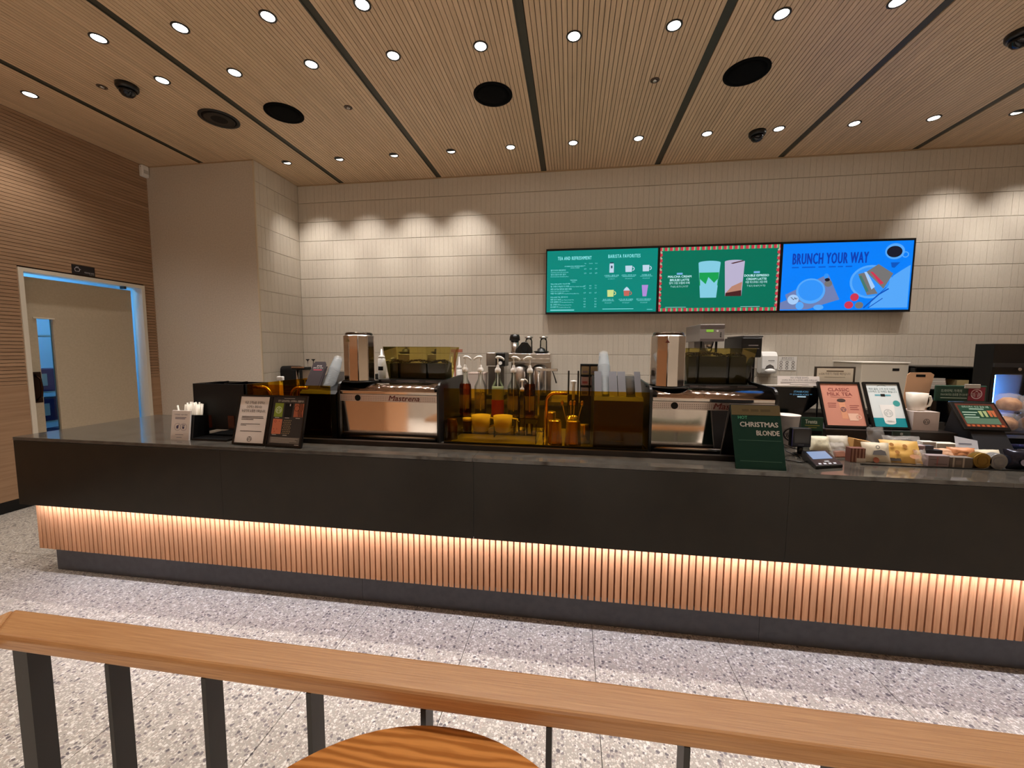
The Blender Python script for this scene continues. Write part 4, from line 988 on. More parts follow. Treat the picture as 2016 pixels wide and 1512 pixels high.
def bottle(px_, liq, fill, side, label, red=None):
    x = py(px_, 760, BY).x
    t = thing('syrup_bottle', label, 'bottle', (x, BY, BZ), group='syrup bottles behind the amber guard')
    r = .041
    prof = [(r*.9, 0), (r, .006), (r, .175), (r*.96, .192), (r*.70, .216), (.0175, .238), (.0150, .262), (.0150, .288), (.0165, .290), (.0165, .300)]
    part(MB().lathe(prof, n=24), 'glass_body', glass((240, 243, 240), .6, .02, 'bottle_glass'), t, local=True)
    pl_ = [(r*.86, .005), (r*.93, .010)]
    f0 = fill
    for (rr, z) in prof[2:6]:
        if z < f0: pl_.append((rr*.93, z))
    pl_ += [(pl_[-1][0], f0), (0, f0)]
    part(MB().lathe(pl_, n=20), 'syrup', liq, t, local=True)
    if red: part(MB().lathe([(r*1.004, .0), (r*1.006, .004), (r*1.006, .105), (r*1.004, .106)], n=24), 'label_wrap', red, t, local=True)
    else: part(MB().lathe([(r*1.004, .045), (r*1.006, .046), (r*1.006, .135), (r*1.004, .136)], n=12, a0=-PI*.8, a1=-PI*.2), 'label_wrap', film((230, 214, 180), .25, .5, 'label_film'), t, local=True)
    part(MB().lathe([(.0185, .284), (.0195, .290), (.0195, .304), (.014, .312), (.0095, .318), (.0085, .330), (.004, .333)], n=20), 'collar', M_WHITEPL, t, local=True)
    part(MB().cyl((0, 0, .330), .0045, .046, 10), 'stem', M_WHITEPL, t, local=True)
    s = side
    part(MB().tube([(-s*.012, -.002, .378), (0, -.004, .384), (s*.020, -.006, .382), (s*.038, -.008, .372), (s*.041, -.008, .362)], [.0075, .009, .008, .006, .0048], 10), 'pump_head', M_WHITEPL, t, local=True)
    part(MB().cyl((0, 0, .03), .0035, .27, 8), 'dip_tube', M_WHITEPL, t, local=True)
    return t
bottle(916, glass((206, 120, 62), .4, .02, 'brown_syrup'), .205, 1, 'syrup bottle with brown syrup, leftmost of the five')
bottle(946, glass((226, 214, 180), .4, .02, 'clear_syrup'), .150, -1, 'clear syrup bottle, second from left, pump spout turned left')
bottle(980, film((196, 206, 150), .92, .3, 'cloudy_syrup'), .190, 1, 'middle syrup bottle with pale cloudy syrup above red', mat((150, 28, 14), .5))
bottle(1011, glass((222, 212, 182), .4, .02, 'clear_syrup'), .180, 1, 'clear syrup bottle, fourth from left among the pumps')
bottle(1043, glass((214, 138, 74), .4, .02, 'caramel_syrup'), .212, -1, 'caramel brown syrup bottle, rightmost of the five')
# slim pump bottle in front of the last two
x = py(1028, 770, 2.46).x; z0 = T+.0555
t = thing('pump_bottle', 'slim clear bottle with white pump between the right syrup bottles', 'bottle', (x, 2.46, z0))
part(MB().lathe([(.019, 0), (.020, .004), (.020, .20), (.012, .225), (.011, .255)], n=18), 'glass_body', M_CLEAR, t, local=True)
part(MB().lathe([(.0125, .250), (.0125, .268), (.005, .276), (.0045, .31), (.011, .311), (.012, .318), (.008, .326)], n=16), 'pump_head', M_WHITEPL, t, local=True)
part(MB().tube([(0, 0, .318), (.018, 0, .325), (.030, 0, .318), (.034, 0, .306)], .0032, 8), 'spout', M_WHITEPL, t, local=True)
# vessels seen through the amber guard
M_CREAM = mat((196, 188, 166), .45)
def vessel(name, cat, label, px_, y, z, prof, m, group=None, handle=0, n=24):
    x = py(px_, 850, y).x
    t = thing(name, label, cat, (x, y, z), group=group)
    part(MB().lathe(prof, n=n), 'bowl', m, t, local=True)
    if handle:
        hz = max(p[1] for p in prof); r = max(p[0] for p in prof)
        part(MB().tube([(r*.85*handle, 0, hz*.85), (r*1.5*handle, 0, hz*.8), (r*1.55*handle, 0, hz*.45), (r*.8*handle, 0, hz*.25)], .006, 8), 'handle', m, t, local=True)
    return t
JUG = [(.040, 0), (.046, .004), (.056, .045), (.060, .100), (.057, .100), (.052, .046), (.042, .008), (0, .008)]
vessel('measuring_jug', 'jug', 'cream jug on the riser under the second syrup bottle', 947, 2.412, T+.0555, JUG, M_CREAM, 'cream jugs on the riser', 1)
vessel('measuring_jug', 'jug', 'cream jug on the riser under the middle bottle', 990, 2.412, T+.0555, JUG, M_CREAM, 'cream jugs on the riser', 1)
t = vessel('spice_jar', 'jar', 'dark squat jar with pale lid on the riser', 920, 2.40, T+.0555, [(.026, 0), (.028, .003), (.028, .060), (.024, .066)], mat((56, 38, 24), .3)); part(MB().lathe([(.028, .064), (.029, .068), (.029, .082), (0, .084)], n=20), 'lid', M_CREAM, t, local=True)
vessel('shot_glass', 'glass', 'small clear shot glass on the riser below the caramel bottle', 1042, 2.40, T+.0555, [(.018, 0), (.019, .003), (.023, .055), (.021, .055), (.017, .008), (0, .008)], M_CLEAR)
vessel('shot_glass', 'glass', 'small clear shot glass just right of the cream jugs', 1017, 2.41, T+.0555, [(.018, 0), (.019, .003), (.023, .075), (.021, .075), (.017, .008), (0, .008)], M_CLEAR)
TUM = [(.047, 0), (.048, .002), (.048, .030), (.046, .034), (.0455, .060), (.0435, .064), (.040, .150), (.037, .156), (.0, .157)]
M_TUM = mat((206, 190, 160), .15, .9)
vessel('steel_tumbler', 'tumbler', 'upturned steel tumbler nearest the brass rod', 1091, 2.318, T, TUM, M_TUM, 'upturned steel tumblers')
vessel('steel_tumbler', 'tumbler', 'upturned steel tumbler beside the black cup dispenser', 1128, 2.318, T, TUM, M_TUM, 'upturned steel tumblers')
vessel('steel_tumbler', 'tumbler', 'taller upturned steel tumbler behind the brass rod one', 1082, 2.43, T, [(p[0]*.92, p[1]*1.2) for p in TUM], M_TUM, 'upturned steel tumblers')
SPJ = [(.030, 0), (.032, .003), (.034, .155), (.031, .155), (.028, .006), (0, .006)]
tj = vessel('spoon_jar', 'jar', 'steel jar of long spoons behind the tumblers', 1126, 2.48, T, SPJ, M_TUM)
for i, (dx, tp) in enumerate(((-.05, 'leaning left'), (-.008, 'standing upright in the middle'), (.010, 'standing just right of the middle'), (.048, 'leaning right'))):
    bx_, by_ = py(1126, 850, 2.48).x, 2.48
    tp3 = Vector((bx_+dx*1.25, by_-.004, T+.235)); b3 = Vector((bx_+dx*.2, by_+.004, T+.012))
    mb = MB().tube([b3, tp3], .003, 8).ell(tp3, .011, .004, .019, 10, 6)
    tag(part(mb, 'long_spoon', M_TUM, None), 'long steel spoon %s in the spoon jar' % tp, 'spoon', 'long spoons in the jar')
vessel('milk_pitcher', 'pitcher', 'small steel pitcher upturned right of the spoon jar', 1150, 2.44, T, [(.030, 0), (.034, .003), (.036, .07), (.026, .10), (.028, .115), (0, .116)], M_TUM)
# dark mats and jars in the dim rear of the work surface
vessel('spice_jar', 'jar', 'dark brown jar beside the left espresso machine cheek', 890, 2.40, T, [(.035, 0), (.036, .004), (.036, .10), (.030, .115), (.030, .13), (0, .13)], mat((70, 40, 22), .2))

# ------------------------------------------------------------------ back counter along the tiled wall
bk = thing('back_counter', 'dark back counter along the tiled wall behind the machines', 'counter', (0, 4.34, 0))
edges_ = [COLX+.01+(5.19-COLX)*i/9 for i in range(10)]
for a, b in zip(edges_, edges_[1:]): part(MB().box(a+.002, b-.002, 4.37, 4.93, .1, .89), 'cabinet', mat((40, 36, 33), .5), bk)
part(MB().box(COLX+.012, 5.18, 4.40, 4.92, 0, .1), 'plinth', M_BLACKMATT, bk)
part(MB().box(COLX+.012, 5.18, 4.34, 4.93, .89, .93), 'worktop', M_STONE, bk)
BT = .93
def pbox(x0, y0, x1, y1, Y, d, z0=None):
    X0, X1, Z0_, Z1 = rect(x0, y0, x1, y1, Y); return (X0, X1, Y, Y+d, BT if z0 is None else z0, Z1)
# steel and black coffee grinder
X0, X1, _, _, _, Z1 = pbox(957, 694, 994, 765, 4.5, .3)
t = thing('coffee_grinder', 'steel and black coffee grinder with a white dial', 'grinder', ((X0+X1)/2, 4.6, BT))
xm = X0+(X1-X0)*.52
part(MB().box(X0, xm, 4.5, 4.78, Z1-.16, Z1), 'steel_head', M_STEEL, t, bevel=.01); part(MB().box(xm, X1, 4.5, 4.78, Z1-.16, Z1), 'motor_head', M_BLACK, t, bevel=.01)
part(MB().box(X0+.01, X1-.02, 4.56, 4.78, BT, Z1-.16), 'column', M_STEEL, t); part(MB().box(X0, X1, 4.46, 4.80, BT, BT+.05), 'base', M_BLACK, t, bevel=.006)
part(MB().cyl(((xm+X1)/2, 4.5, Z1-.12), .020, -.012, 18, 'Y'), 'dial', M_WHITEPL, t)
# steel coffee brewer with shuttle servers
X0, X1, _, _, _, Z1 = pbox(1001, 696, 1083, 755, 4.45, .4)
t = thing('coffee_brewer', 'wide steel batch coffee brewer on the back counter', 'brewer', ((X0+X1)/2, 4.6, BT))
part(MB().box(X0, X1, 4.45, 4.84, Z1-.10, Z1), 'head', M_STEEL, t, bevel=.006); part(MB().box(X0, X1, 4.66, 4.84, BT, Z1-.10), 'back_body', M_STEEL, t); part(MB().box(X0, X1, 4.44, 4.84, BT, BT+.06), 'base', M_BLACK, t)
part(MB().box(X0+.004, X1-.004, 4.448, 4.45, Z1-.062, Z1-.05), 'band', M_CHROME, t)
for f in (.25, .73):
    xc = X0+(X1-X0)*f
    sv = part(MB().lathe([(.075, BT+.06), (.08, BT+.07), (.08, Z1-.16), (.06, Z1-.14), (.03, Z1-.125)], (xc, 4.55, 0), 20), 'server', M_STEEL, t); part(MB().cyl((xc, 4.468, BT+.12), .012, -.03, 10, 'Y'), 'tap', M_BLACK, sv)
ZB = Z1
def onbrewer(px0, px1, y0, y1, Y=4.55):
    X0, X1, _, Zt = rect(px0, y0, px1, y1, Y); return (X0+X1)/2, (X1-X0)/2, Zt-ZB
xc, r, hh = onbrewer(1003, 1024, 658, 694)
t = thing('shaker', 'steel shaker with a black cap on the brewer', 'shaker', (xc, 4.55, ZB)); part(MB().lathe([(r*.7, 0), (r*.72, .004), (r*.78, hh*.68)], n=20), 'body', M_STEEL, t, local=True); part(MB().lathe([(r*.8, hh*.66), (r, hh*.68), (r*.95, hh*.85), (r*.8, hh*.97), (0, hh)], n=20), 'cap', M_BLACK, t, local=True)
xc, r, hh = onbrewer(1017, 1049, 673, 694, 4.50)
t = thing('rubber_stopper', 'black rubber blender lid standing on edge on the brewer', 'stopper', (xc, 4.49, ZB)); pr_ = [(-r, .015), (-r*.85, .0), (r*.85, 0), (r, .015), (r*.9, hh*.45), (r*.35, hh*.95), (0, hh), (-r*.35, hh*.95), (-r*.9, hh*.45)]
part(MB().prism([(p[0], p[1]) for p in pr_], 'Y', -.012, .012), 'rim', M_BLACK, t, local=True, bevel=.005); part(MB().cyl((0, -.012, hh*.42), r*.45, -.02, 20, 'Y'), 'plug', M_BLACKMATT, t, local=True)
for i, (p0, p1, w_) in enumerate(((1033, 1049, 'left'), (1062, 1078, 'right'))):
    xc, r, hh = onbrewer(p0, p1, 661, 694, 4.66)
    t = thing('blender_jar', 'upturned clear blender jar, %s one of the pair on the brewer' % w_, 'jar', (xc, 4.66, ZB), group='blender jars on the brewer'); part(MB().lathe([(r*1.0, 0), (r*.96, .004), (r*.88, hh*.7), (r*.7, hh*.84)], n=18), 'jar', M_CLEAR, t, local=True); part(MB().lathe([(r*.8, hh*.84), (r*1.05, hh*.86), (r*1.05, hh*.93), (0, hh)], n=18), 'blade_base', M_STEEL, t, local=True)
xc, r, hh = onbrewer(1054, 1084, 684, 694, 4.50)
t = thing('rubber_stopper', 'flat black blender lid lying on the right of the brewer', 'stopper', (xc-.02, 4.53, ZB)); part(MB().lathe([(r*.7, 0), (r, .018), (r, .026), (r*.55, .03), (r*.5, .055), (0, .058)], n=24), 'rim', M_BLACK, t, local=True); part(MB().tube([(-r*.3, 0, .055), (0, 0, .066), (r*.3, 0, .055)], .006, 8), 'grip', M_BLACKMATT, t, local=True)
# rinse tap arm
xa, xb = py(1061, 740, 3.9).x, py(1097, 727, 3.9).x
t = thing('rinse_tap', 'angular steel rinse tap rising from the work island', 'tap', (xa, 2.72, T))
xa, xb, xz = py(1061, 740, 2.72).x, py(1098, 727, 2.72).x, py(1056, 727, 2.72).x
zt = py(1075, 728, 2.72).z
part(MB().cyl((xa, 2.72, T), .008, zt-T, 12), 'post', M_STEEL, t); part(MB().box(xz, xb, 2.705, 2.735, zt-.009, zt+.009), 'arm', M_STEEL, t, bevel=.003); part(MB().tube([(xb-.035, 2.72, zt-.008), (xb-.018, 2.72, zt-.055), (xb-.008, 2.72, zt-.09)], [.003, .004, .005], 8), 'lever', M_BLACK, t); part(MB().lathe([(.022, 0), (.022, .006), (.010, .02)], (xa, 2.72, T), 16), 'flange', M_STEEL, t)
# black twin post holder with white tube
xa, xb = py(1119, 750, 2.66).x, py(1138, 750, 2.66).x; zt = py(1128, 730, 2.66).z; zb = py(1128, 786, 2.66).z
t = thing('tamper_holder', 'black twin post holder with a white tube between', 'holder', ((xa+xb)/2, 2.66, T))
part(MB().box(xa-.004, xb+.008, 2.65, 2.70, T, zb+.03), 'block', M_BLACK, t, bevel=.004)
for x in (xa, xb): part(MB().box(x-.004, x+.007, 2.662, 2.684, zb+.03, zt), 'post', M_BLACK, t, bevel=.002)
xm = (xa+xb)/2+.003
part(MB().lathe([(.009, zb), (.011, zb+.10), (.020, zb+.118), (.020, zb+.124), (0, zb+.128)], (xm, 2.64, 0), 16), 'tube', M_WHITEPL, t)
# rack of sachet boxes
X0, X1, Za, Zb = rect(1143, 717, 1171, 780, 2.70)
t = thing('sachet_rack', 'small black wire rack holding six sachet boxes', 'rack', ((X0+X1)/2, 2.74, T))
mb = MB(); hz = (Zb-Za)/3
for i in range(4): mb.box(X0-.002, X1+.03, 2.70, 2.78, Za+hz*i-.003, Za+hz*i)
for x in (X0, (X0+X1)/2+.012, X1+.027): mb.box(x-.0025, x+.0025, 2.70, 2.705, T, Zb)
mb.box(X0-.002, X1+.03, 2.78, 2.785, T, Zb)
part(mb, 'frame', M_BLACK, t)
for i in range(3):
    for j in range(2):
        xa = X0+.006+j*((X1-X0)/2+.013); o = part(MB().box(xa, xa+.048, 2.708, 2.775, Za+hz*i+.002, Za+hz*i+hz*.80), 'sachet_box', mat(((176, 164, 168), (186, 160, 164), (160, 148, 120))[i], .6), None)
        tag(o, 'small pale sachet box, %s row %s, in the wire rack' % (('bottom', 'middle', 'top')[i], ('left', 'right')[j]), 'box', 'sachet boxes in the rack')
        part(MB().quad(xa+.006, Za+hz*i+.012, xa+.040, Za+hz*i+.028, -(2.7076)), 'print', mat(((120, 104, 70), (170, 90, 100), (130, 120, 130))[i], .6), o)
# bits at the far left of the work area
X0, X1, Za, Zb = rect(545, 721, 580, 756, 4.5)
t = thing('blender_cover', 'black rounded blender cover at the left of the back counter', 'cover', ((X0+X1)/2, 4.55, BT)); part(MB().box(X0, X1, 4.5, 4.72, BT, Zb), 'hood', M_BLACKMATT, t, bevel=.05, seg=4); part(MB().box(X0-.01, X1+.01, 4.48, 4.74, BT, BT+.03), 'base', M_BLACK, t)
xc = py(553, 746, 2.75).x; zt = py(553, 741, 2.75).z
t = thing('spray_bottle', 'white spray bottle head peeking over the left guard', 'bottle', (xc, 2.75, T)); part(MB().lathe([(.028, 0), (.030, .01), (.030, .15), (.014, .185), (.012, zt-T-.03)], n=18), 'bottle', film((228, 230, 228), .8, .3, 'milky_bottle'), t, local=True); part(MB().box(-.028, .022, -.012, .012, zt-T-.03, zt-T), 'trigger_head', M_WHITEPL, t, local=True, bevel=.005); part(MB().tube([(-.016, 0, zt-T-.03), (-.022, 0, zt-T-.06)], .004, 8), 'trigger', M_WHITEPL, t, local=True)
X0, X1, Za, Zb = rect(581, 722, 607, 756, 2.74)
t = thing('press_stand', 'steel post stand with a flat black top by the left dispenser', 'stand', (X0+.02, 2.74, T)); part(MB().box(X0, X1, 2.70, 2.78, Zb-.022, Zb), 'top_plate', M_BLACK, t, bevel=.004); part(MB().box(X0+.004, X1, 2.695, 2.699, Zb-.008, Zb+.003), 'steel_edge', M_STEEL, t); part(MB().cyl((X0+.022, 2.74, T), .010, Zb-.022-T, 12), 'post', M_STEEL, t); part(MB().box(X0+.04, X1, 2.77, 2.776, Zb-.10, Zb-.022), 'splash_plate', M_WHITE, t)
for i, p in enumerate((606, 617)):
    xc = py(p, 715, 4.75).x; zt = py(p, 707, 4.75).z
    t = thing('soap_pump', 'black topped pump, %s of the pair against the left wall tiles' % ('left', 'right')[i], 'pump', (xc, 4.75, BT), group='black pumps on the back counter'); part(MB().lathe([(.035, 0), (.036, .16), (.014, .19), (.006, .20), (.006, zt-BT-.02)], n=16), 'bottle', M_STEEL, t, local=True); part(MB().lathe([(.008, zt-BT-.02), (.024, zt-BT-.006), (.022, zt-BT), (0, zt-BT)], n=14), 'pump_head', M_BLACK, t, local=True)
# things between hopper and syrups, on the back counter
def squeeze(px_, ytop, Y, z0, r, label, tipc=M_WHITEPL, body=M_WHITEPL, mark=True):
    xc = py(px_, ytop, Y).x; hh = py(px_, ytop, Y).z-z0
    t = thing('squeeze_bottle', label, 'bottle', (xc, Y, z0)); part(MB().lathe([(r*.95, 0), (r, .006), (r, hh*.66), (r*.7, hh*.72)], n=18), 'bottle', body, t, local=True); part(MB().lathe([(r*.85, hh*.70), (r*.85, hh*.76), (r*.35, hh*.80), (.004, hh)], n=16), 'nozzle', tipc, t, local=True)
    if mark: part(MB().lathe([(r*1.01, hh*.30), (r*1.015, hh*.31), (r*1.015, hh*.42), (r*1.01, hh*.43)], n=10, a0=-PI*.75, a1=-PI*.25), 'label_patch', K2, t, local=True)
squeeze(751, 687, 2.66, ZN1-.004, .026, 'white squeeze bottle beside the left bean hopper')
squeeze(889, 702, 4.5, BT, .03, 'white squeeze bottle just right of the left hopper', mark=False)
squeeze(904, 702, 4.5, BT, .034, 'white topped pump bottle with a black label left of the syrups')
xa, xb = py(888, 690, 4.6).x, py(906, 690, 4.6).x
tag(part(MB().box(xa, xb+.02, 4.6, 4.63, py(897, 693.5, 4.6).z, py(897, 687.5, 4.6).z).box(xa+.03, xa+.05, 4.61, 4.63, BT, py(897, 693, 4.6).z), 'scraper', mat((190, 120, 100), .5), None), 'salmon pink scraper propped up behind the left hopper', 'scraper')
# pink tub and dark cans near the centre
X0, X1, Za, Zb = rect(922, 736, 953, 760, 4.45)
t = thing('storage_tub', 'translucent tub behind the second syrup bottle', 'tub', ((X0+X1)/2, 4.55, BT)); part(MB().box(X0, X1, 4.45, 4.65, BT, Zb), 'tub', film((206, 190, 180), .8, .4, 'tub_plastic'), t, bevel=.01); part(MB().box(X0-.004, X1+.004, 4.446, 4.654, Zb-.006, Zb+.012), 'lid', mat((196, 176, 166), .5), t, bevel=.004)

# ------------------------------------------------------------------ things behind the right machine
def box_head(px0, px1, y0, y1, Yf, Yb, z0):      # front face pixels -> world box
    X0, X1, Za, Zb = rect(px0, y0, px1, y1, Yf); return X0, X1, Za, Zb
X0, X1, Za, Zb = rect(1378, 638, 1427, 672, 4.34)
t = thing('bulk_grinder', 'tall grey coffee grinder with a lit green display', 'grinder', ((X0+X1)/2, 4.5, BT))
M_GREYP = mat((150, 142, 138), .4, .3)
hd = part(MB().box(X0, X1, 4.34, 4.85, Za, Zb), 'head', M_GREYP, t, bevel=.006)
part(MB().box(X0+.004, X1-.004, 4.334, 4.34, Zb-.042, Zb-.012), 'header_band', mat((96, 84, 82), .4), hd)
part(MB().box(X0+.004, X1-.004, 4.334, 4.34, Za+.004, Za+.026), 'footer_band', mat((96, 84, 82), .4), hd)
wx = X1-X0
part(MB().quad(X0+wx*.25, Za+(Zb-Za)*.54, X0+wx*.54, Za+(Zb-Za)*.68, -4.3335), 'display', emis((130, 176, 60)), hd)
part(MB().cyl((X0+wx*.70, 4.34, Za+(Zb-Za)*.60), .010, -.008, 14, 'Y'), 'button', M_WHITEPL, hd)
for k in range(3): part(MB().cyl((X0+wx*.84, 4.34, Za+(Zb-Za)*(.28+.10*k)), .006, -.005, 10, 'Y'), 'button', M_BLACK, hd)
part(MB().lathe([(.05, Za), (.035, Za-.06), (.03, Za-.10)], ((X0+X1)/2+.01, 4.46, 0), 16), 'spout', M_STEEL, t)
part(MB().box(X0+.03, X1-.03, 4.62, 4.85, BT, Za), 'column', M_GREYP, t); part(MB().box(X0, X1, 4.36, 4.85, BT, BT+.06), 'base', M_GREYP, t, bevel=.006)
part(MB().cyl((X0+.04, 4.42, Za-.085), .010, .085, 10).cyl((X1-.05, 4.42, Za-.11), .012, .11, 10), 'bag_clip', M_BLACK, t)
X0, X1, Za, Zb = rect(1459, 664, 1499, 763, 4.30)
t = thing('hot_water_tower', 'tall black hot water tower left of the soap dispenser', 'water boiler', ((X0+X1)/2, 4.5, BT))
part(MB().box(X0, X1, 4.30, 4.78, Zb-.20, Zb), 'head', M_BLACK, t, bevel=.012); part(MB().box(X0+.01, X1-.01, 4.42, 4.78, BT, Zb-.20), 'column', M_BLACK, t); part(MB().box(X0, X1, 4.30, 4.78, BT, BT+.06), 'drip_base', M_BLACK, t, bevel=.005)
part(MB().box(X0+.02, X1+.015, 4.32, 4.76, Zb, Zb+.018), 'lid', mat((70, 66, 64), .35), t, bevel=.006)
part(MB().quad(X0+.06, Zb-.085, X0+.15, Zb-.075, -4.2985).quad(X0+.05, Zb-.115, X0+.16, Zb-.108, -4.2985), 'lettering', mat((120, 112, 110), .5), t)
part(MB().cyl(((X0+X1)/2, 4.36, Zb-.26), .012, .07, 10), 'nozzle', M_STEEL, t)
# glass jug handle at the hopper end
xc, zc = py(1489, 710, 2.50).x, py(1489, 712, 2.50).z
t = thing('glass_jug', 'small clear glass jug beside the right bean hopper', 'jug', (xc-.02, 2.58, ZN1-.004))
part(MB().lathe([(.026, 0), (.030, .004), (.030, .13), (.027, .13), (.026, .006), (0, .006)], n=18), 'bowl', M_CLEAR, t, local=True); part(MB().tube([(.028, 0, .115), (.052, 0, .11), (.055, 0, .07), (.029, 0, .04)], .005, 8), 'handle', M_CLEAR, t, local=True)
X0, X1, Za, Zb = rect(1500, 692, 1531, 738, YB-.12)
t = thing('soap_dispenser', 'white wall-mounted soap dispenser on the tiles', 'soap dispenser', ((X0+X1)/2, YB-.06, Za))
pr_ = [(YB-.001, Za+.03), (YB-.05, Za+.01), (YB-.11, Za+.02), (YB-.125, Za+.07), (YB-.12, Zb-.05), (YB-.095, Zb-.008), (YB-.06, Zb), (YB-.001, Zb)]
part(MB().prism(pr_, 'X', X0, X1), 'cover', M_WHITEPL, t, bevel=.008)
xm = (X0+X1)/2
part(MB().poly([(xm-.05, Za+.065), (xm+.05, Za+.065), (xm+.035, Za+.10), (xm, Za+.118), (xm-.035, Za+.10)], -(YB-.1285)), 'window', mat((96, 92, 90), .2), t)
part(MB().ell((xm+.005, YB-.125, Za+.045), .055, .018, .026), 'push_lever', mat((246, 244, 240), .25), t); part(MB().quad(xm-.02, Zb-.105, xm+.045, Zb-.098, -(YB-.1265)), 'lettering', mat((120, 118, 116), .5), t)
X0, X1, Za, Zb = rect(1532, 702, 1568, 729, YB-.002)
t = thing('wall_notice', 'white hand-washing notice on the tiles beside the soap dispenser', 'notice', ((X0+X1)/2, YB-.004, Za))
part(MB().box(X0, X1, YB-.004, YB-.0015, Za, Zb), 'sheet', mat((230, 226, 220), .6), t)
wd, hh = X1-X0, Zb-Za; mb = MB(); w_ = -(YB-.0048)
mb.text('올바른 손씻기', X0+wd*.5, Zb-hh*.17, .026, w_, width=wd*.65); mb.quad(X0+wd*.12, Zb-hh*.26, X1-wd*.15, Zb-hh*.235, w_)
for i in range(3):
    for j in range(3): mb.ring(X0+wd*(.15+.33*i), Zb-hh*(.42+.21*j), .010, .016, w_, 10)
part(mb, 'print', mat((116, 110, 110), .6), t)

# ------------------------------------------------------------------ chalk A-board
bl, br = pz(1450, 923.5, T), pz(1549, 927.5, T); yb = 2.012
t = thing('a_board', 'green folding chalk board reading hot Christmas blonde', 'sign', (bl.x, yb, T))
wd = br.x-bl.x; hgt = .312; le = .33; dy, dz = math.sin(le), math.cos(le)
fr_ = thing  # front and rear leaves share the top hinge
def leaf_(name, m, sgn, y0_, parent, d=.006):
    vs = []
    for n_ in (0, d):
        for (u, s_) in ((0, 0), (wd, 0), (wd, hgt), (0, hgt)): vs.append(Vector((u, y0_+sgn*dy*s_+n_*dz, dz*s_-sgn*n_*dy)))
    return part(MB().add(vs, [(0, 1, 2, 3), (7, 6, 5, 4), (0, 4, 5, 1), (1, 5, 6, 2), (2, 6, 7, 3), (3, 7, 4, 0)]), name, m, parent, local=True)
M_CHALK = mat((18, 52, 42), .75, 0, .2)
lf = leaf_('front_leaf', M_CHALK, 1, 0, t); rl_ = leaf_('rear_leaf', M_BLACK, -1, dy*hgt*2+.012, t)
def onleaf(mb, off): return MB().add([(p.x, dy*p.z-off*dz, dz*p.z+off*dy) for p in mb.v], mb.f)
part(onleaf(MB().quad(0, hgt-.050, wd, hgt), .0006), 'header_band', mat((96, 84, 52), .6), lf, local=True)
hb = MB()
for a_, b_ in ((.22, .36), (.40, .56), (.60, .80)): hb.quad(wd*a_, hgt-.032, wd*b_, hgt-.020)
part(onleaf(hb, .001), 'header_lettering', mat((78, 68, 40), .7), lf, local=True)
part(onleaf(MB().text('HOT', wd*.12, .243, .021, align='LEFT', width=wd*.19, bold=.02), .0008), 'lettering', mat((96, 190, 152), .8), lf, local=True)
part(onleaf(MB().text('CHRISTMAS', wd*.15, .205, .033, align='LEFT', width=wd*.77, bold=.03).text('BLONDE', wd*.47, .164, .033, align='LEFT', width=wd*.46, bold=.03), .0008), 'lettering', mat((222, 218, 212), .8), lf, local=True)
part(onleaf(MB().quad(wd*.10, .1375, wd*.96, .1388).quad(wd*.10, .038, wd*.93, .0392), .0008), 'rule', mat((90, 128, 112), .8), lf, local=True)
for u in (0, wd-.006): part(MB().prism([(0, 0), (.006, 0), (dy*hgt+.006, dz*hgt*.98), (dy*hgt*2+.012, 0), (dy*hgt*2+.006, 0), (dy*hgt+.006, dz*hgt*.9)], 'X', u, u+.001), 'side_gusset', M_BLACKMATT, t, local=True)

# ------------------------------------------------------------------ till area
RT_, RYF = 1.032, 2.60
rx0, rx1 = py(1625, 860, RYF).x, py(1880, 865, RYF).x
t = thing('display_riser', 'low dark riser box under the framed posters and mug', 'riser', ((rx0+rx1)/2, RYF, T))
part(MB().box(rx0, rx1, RYF, 2.845, T, RT_-.012), 'body', mat((44, 34, 28), .45), t); part(MB().box(rx0-.006, rx1+.006, RYF-.006, 2.85, RT_-.012, RT_), 'top', mat((34, 28, 24), .35), t)
def poster(label, pbl, pbr, height, lean, paper, y):
    a, b = pz(pbl[0], pbl[1], RT_), pz(pbr[0], pbr[1], RT_)
    return easel('poster_frame', label, 'poster', (a.x, y, RT_), (b.x, y, RT_), height, lean, paper, RT_, border=.012)
t, wd = poster('black framed pink classic milk tea poster on the riser', (1628, 843), (1716, 846), .292, .42, mat((206, 140, 120), .6), 2.645)
W_ = -.0018; tx = MB()
tx.text('CLASSIC', wd*.48, .232, .030, W_, width=wd*.50, bold=.015); tx.text('MILK TEA', wd*.48, .203, .030, W_, width=wd*.58, bold=.015); tx.quad(wd*.26, .192, wd*.74, .194, W_)
bars(tx, wd*.16, wd*.36, .155, 3, .012, .004, W_, (1, .95, .9)); bars(tx, wd*.66, wd*.88, .142, 3, .012, .004, W_, (1, .8, .9)); tx.quad(wd*.45, .272, wd*.55, .275, W_)
part(tx, 'lettering', mat((140, 66, 62), .7), t, local=True)
part(MB().poly([(wd*.44, .055), (wd*.58, .055), (wd*.56, .165), (wd*.42, .165)], W_), 'picture', mat((222, 156, 122), .6), t, local=True)
part(MB().poly([(wd*.60, .045), (wd*.80, .045), (wd*.82, .090), (wd*.58, .090)], W_+.0004).ring(wd*.82, .068, .010, .015, W_+.0004), 'picture', mat((236, 192, 170), .6), t, local=True)
part(MB().disc(wd*.49, .172, .024, W_+.0006, 18, .012), 'picture', mat((70, 50, 44), .6), t, local=True)
lg = MB(); logo(lg, wd*.50, .115, .015, W_+.0008); part(lg, 'emblem', mat((80, 60, 96), .6), t, local=True)
t, wd = poster('black framed white and teal poster with a paper cup', (1715, 844), (1800, 849), .295, .42, mat((222, 232, 236), .6), 2.645)
part(MB().quad(.012, .012, wd-.012, .068, W_), 'colour_band', mat((0, 146, 160), .6), t, local=True)
